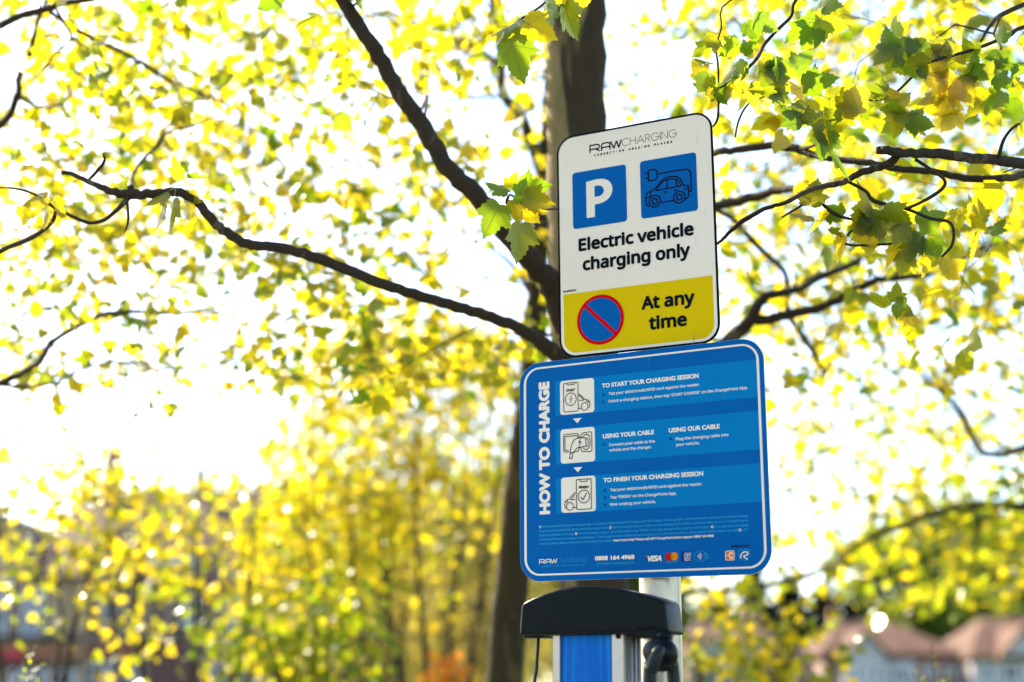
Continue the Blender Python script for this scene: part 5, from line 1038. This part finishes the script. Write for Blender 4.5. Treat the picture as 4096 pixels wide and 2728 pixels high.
R2.box('bay_wall', 2026, 2098, None, 1512, M_wwall, -.5, -.02); R2.window(1945, 1962, 1560, 1522, 0, -1.66); R2.window(1985, 2005, 1560, 1522, 0, -1.66); R2.window(2040, 2086, 1560, 1526, 2, -.56); R2.window(2120, 2150, 1552, 1524, 1); R2.window(2168, 2196, 1552, 1524, 1)
R2.chimney(1962, 1980, 1420, 1386, 5, M_brick)
R3 = House('white-walled house with steep roof at the right edge', 2225, 2520, 80, 10, GR)
R3.box('wall', 2232, 2520, None, 1496, M_wwall); R3.roof([(2222, 1500, -.5), (2530, 1500, -.5), (2450, 1400, 5), (2330, 1400, 5), (2222, 1500, 10.4), (2530, 1500, 10.4)], M_roofR, [(0, 1, 2, 3), (3, 2, 5, 4), (1, 5, 2), (0, 3, 4)])
R3.gable('gable_wall', 2290, 2400, 1498, 2345, 1438, M_wwall, -.8, -.6); R3.roof([(2280, 1506, -1.1), (2345, 1430, -1.1), (2410, 1506, -1.1), (2280, 1506, 1.2), (2345, 1430, 3.6), (2410, 1506, 1.2)], M_roofR, [(0, 1, 4, 3), (1, 2, 5, 4)], 'gable_roof')
R3.window(2250, 2280, 1560, 1520, 1); R3.window(2300, 2340, 1560, 1516, 1); R3.window(2360, 2390, 1560, 1516, 1)
# mirror plate added at the large roof, aimed to flash sun at the camera
hv = (SUN+(CAM-at(2020, 1428, 84)).normalized()).normalized()
M_glint = mat('glint_mirror', (.5, .5, .5), .42, metal=1.0)
cpt = atY(2020, 1430, 81.2+2.6); a1 = hv.cross(Vector((0, 0, 1))).normalized(); a2 = hv.cross(a1).normalized()
b = MB(); vs = [cpt+a1*x*.17+a2*y*.25 for x, y in ((-1, -1), (1, -1), (1, 1), (-1, 1))]; b.add(vs+[v-hv*.05 for v in vs], [(0, 1, 2, 3), (7, 6, 5, 4), (0, 4, 5, 1), (1, 5, 6, 2), (2, 6, 7, 3), (3, 7, 4, 0)]); b.build('glint_plate', [M_glint], R2.E, label='small tilted mirror plate added to make a white sun glint on the large roof')

# ============================================================ far trees
M_con = leafmat('dark_conifer_needle', (.010, .028, .018), (.006, .016, .008), (.016, .036, .020), (.008, .02, .01), .8, .25, .2)
M_far = leafmat('far_green_leaf', (.10, .16, .018), (.22, .34, .02), (.14, .17, .02), (.42, .42, .02), .6, .45)
def fartree(name, label, px, pyt, Y, wpx, leafm, pyb=1560, cone=False, n=2600, sz=.8, group=None, low=.22):
    X = FX(px, Y); zt = FZ(pyt, Y); zb = max(.8, FZ(pyb, Y)); w2 = wpx/2/3270*Y; E_ = empty(name, (X, Y, 0)); tag(E_, label, 'tree', group)
    b = MB(); b.tube([(X, Y, -.3), (X+.1, Y, zb), (X, Y, zb+(zt-zb)*.7), (X, Y, zt-.3)], [.045*zt, .035*zt, .02*zt, .006*zt], 8, sub=3)
    for i in range(9):
        z = zb+(zt-zb)*(.05+.09*i); a = i*2.4; r = w2*.7*((1-(z-zb)/(zt-zb)) if cone else .8); b.tube([(X, Y, z), (X+math.cos(a)*r*.6, Y+math.sin(a)*r*.6, z+.5), (X+math.cos(a)*r, Y+math.sin(a)*r, z+(0.1 if cone else 1.4))], [.12, .08, .03], 5, sub=2)
    b.build('trunk', [M_barkO], E_)
    P_ = []
    lumps = [] if cone else [(rng.uniform(-.62, .62)*w2, rng.uniform(-.6, .6)*w2, zb+(zt-zb)*rng.uniform(low, .84), rng.uniform(.28, .46)*w2) for _ in range(20 if low > .1 else 34)]
    while len(P_) < n:
        if cone:
            f = rng.uniform(0, 1)**1.3; a = rng.uniform(0, 6.28); tier = .75+.25*math.cos(f*38); r = w2*(1-f)**.9*tier*math.sqrt(rng.uniform(.35, 1)); P_.append((X+math.cos(a)*r, Y+math.sin(a)*r, zb+(zt-zb)*f))
        else:
            l = lumps[int(rng.integers(0, len(lumps)))]; v = rng.normal(0, 1, 3); v /= np.linalg.norm(v); r = l[3]*rng.uniform(.6, 1.05)*(1+.15*math.sin(v[0]*7+v[2]*5)); P_.append((X+l[0]+v[0]*r, Y+l[1]+v[1]*r, l[2]+v[2]*r*.8))
    tp, nr = rnd_dirs(n, .4 if cone else .2, .3); leaves_mesh('crown', LEAF_SMALL, P_, tp, nr, rng.uniform(sz*.6, sz*1.2, n), rng.uniform(0, 1, n), [leafm], E_)
GC = 'dark conifers behind the small house'
fartree('conifer', 'dark conifer behind the small house, nearest the post', 1660, 1352, 104, 150, M_con, cone=True, n=2600, group=GC)
fartree('conifer', 'tallest dark conifer rising behind the small house', 1740, 1300, 106, 190, M_con, cone=True, n=3200, group=GC)
fartree('conifer', 'dark conifer behind the gap between the two brown roofs', 1820, 1318, 108, 190, M_con, cone=True, n=3200, group=GC)
fartree('conifer', 'dark conifer touching the left end of the large roof', 1900, 1338, 110, 190, M_con, cone=True, n=3000, group=GC)
fartree('conifer', 'dark conifer lowest of the row beside the large roof', 1960, 1375, 107, 150, M_con, cone=True, n=2200, group=GC)
GF = 'green trees behind the houses at right'
for px, pt, Y, wp, lb in ((2040, 1200, 118, 240, 'green broadleaf tree behind the ridge of the large roof'), (2200, 1090, 112, 280, 'tall green broadleaf tree behind the right end of the large roof'), (2330, 1120, 116, 260, 'green broadleaf tree behind the steep roof at the right edge'), (2150, 1330, 104, 170, 'lower bright green tree in front of the taller green trees'), (2290, 1340, 102, 170, 'lower green tree beside the steep roof'), (2460, 1150, 110, 240, 'green broadleaf tree beyond the right edge')):
    fartree('broadleaf_tree', lb, px, pt, Y, wp, M_far, cone=False, n=3600, sz=1.0, group=GF)
GM = 'trees beyond the olive bushes'
for px, pt, Y, wp, lb in ((620, 1150, 96, 240, 'distant tree between the pink-roofed building and the olive bush'), (800, 1060, 90, 260, 'distant tree behind the left olive bush'), (980, 1090, 94, 260, 'distant tree in the gap between the olive bushes'), (1130, 1040, 92, 240, 'distant tree beside the leaning trunk'), (1290, 1130, 98, 260, 'distant tree hidden behind the charging station'), (1480, 1150, 96, 240, 'distant tree directly behind the round post')):
    fartree('broadleaf_tree', lb, px, pt, Y, wp, M_far, cone=False, n=4200, sz=1.0, group=GM, low=.03)

def hedge(label, xa, xb, Y, h):
    E_ = empty('hedge', ((xa+xb)/2, Y, 0)); tag(E_, label, 'hedge'); b = MB()
    x = xa
    while x < xb: b.tube([(x, Y, -.1), (x+.05, Y, h*.5), (x, Y+.1, h*.85)], [.035, .025, .01], 6); x += .6
    b.build('stem', [M_barkO], E_)['kind'] = 'stuff'
    n = int((xb-xa)*330); P_ = np.stack([rng.uniform(xa, xb, n), Y+rng.normal(0, .32, n), h*(1-rng.uniform(0, 1, n)**1.6)+rng.normal(0, .05, n)], 1)
    tp, nr = rnd_dirs(n, 0); leaves_mesh('foliage', LEAF_SMALL, P_, tp, nr, rng.uniform(.09, .16, n), rng.uniform(0, .8, n), [M_hedge], E_)
M_hedge = leafmat('hedge_leaf', (.022, .050, .010), (.05, .10, .01), (.04, .07, .012), (.10, .14, .01), .6, .35)
hedge('long dark green hedge across the back of the grass beyond the bushes', FX(540, 34), FX(1760, 34), 34, 2.5)

# ============================================================ ground
def sheet(name, x0, y0, x1, y1, z, m, n=1):
    b = MB(); b.add([(x0, y0, z), (x1, y0, z), (x1, y1, z), (x0, y1, z)], [(0, 1, 2, 3)]); o = b.build(name, [m]); tag(o, kind='structure'); return o
M_grass = mat('mown_grass', (.045, .075, .018), .9, noise=(3, (.075, .10, .025), .25), bump=(60, .6))
M_asph = mat('asphalt', (.06, .06, .062), .85, noise=(4, (.045, .045, .047), .3), bump=(120, .4))
M_pave = mat('concrete_paving', (.42, .40, .36), .85, noise=(3, (.34, .32, .29), .3), bump=(60, .3))
M_kerb = mat('concrete_kerb', (.45, .43, .40), .85, bump=(50, .3)); M_line = mat('white_road_paint', (.75, .75, .72), .7)
sheet('ground', -1500, -1500, 1500, 1500, 0.0, M_grass)
b = MB(); b.box((-40, -14, -.2), (40, 1.9, -.12+.124)); o = b.build('car_park', [M_asph]); tag(o, kind='structure')
b = MB(); b.box((-40, 1.9, -.2), (40, 2.03, .12)); o = b.build('kerb', [M_kerb]); tag(o, kind='structure')
b = MB(); b.box((-40, 2.03, -.2), (40, 3.7, .11)); o = b.build('pavement', [M_pave]); tag(o, kind='structure')
b = MB()
for i in range(-7, 8): b.box((i*2.5+1.1, -3.1, .0075), (i*2.5+1.2, 1.7, .0085))
o = b.build('bay_markings', [M_line]); tag(o, kind='structure')
sheet('road', -400, 40, 400, 56, .006, M_asph)
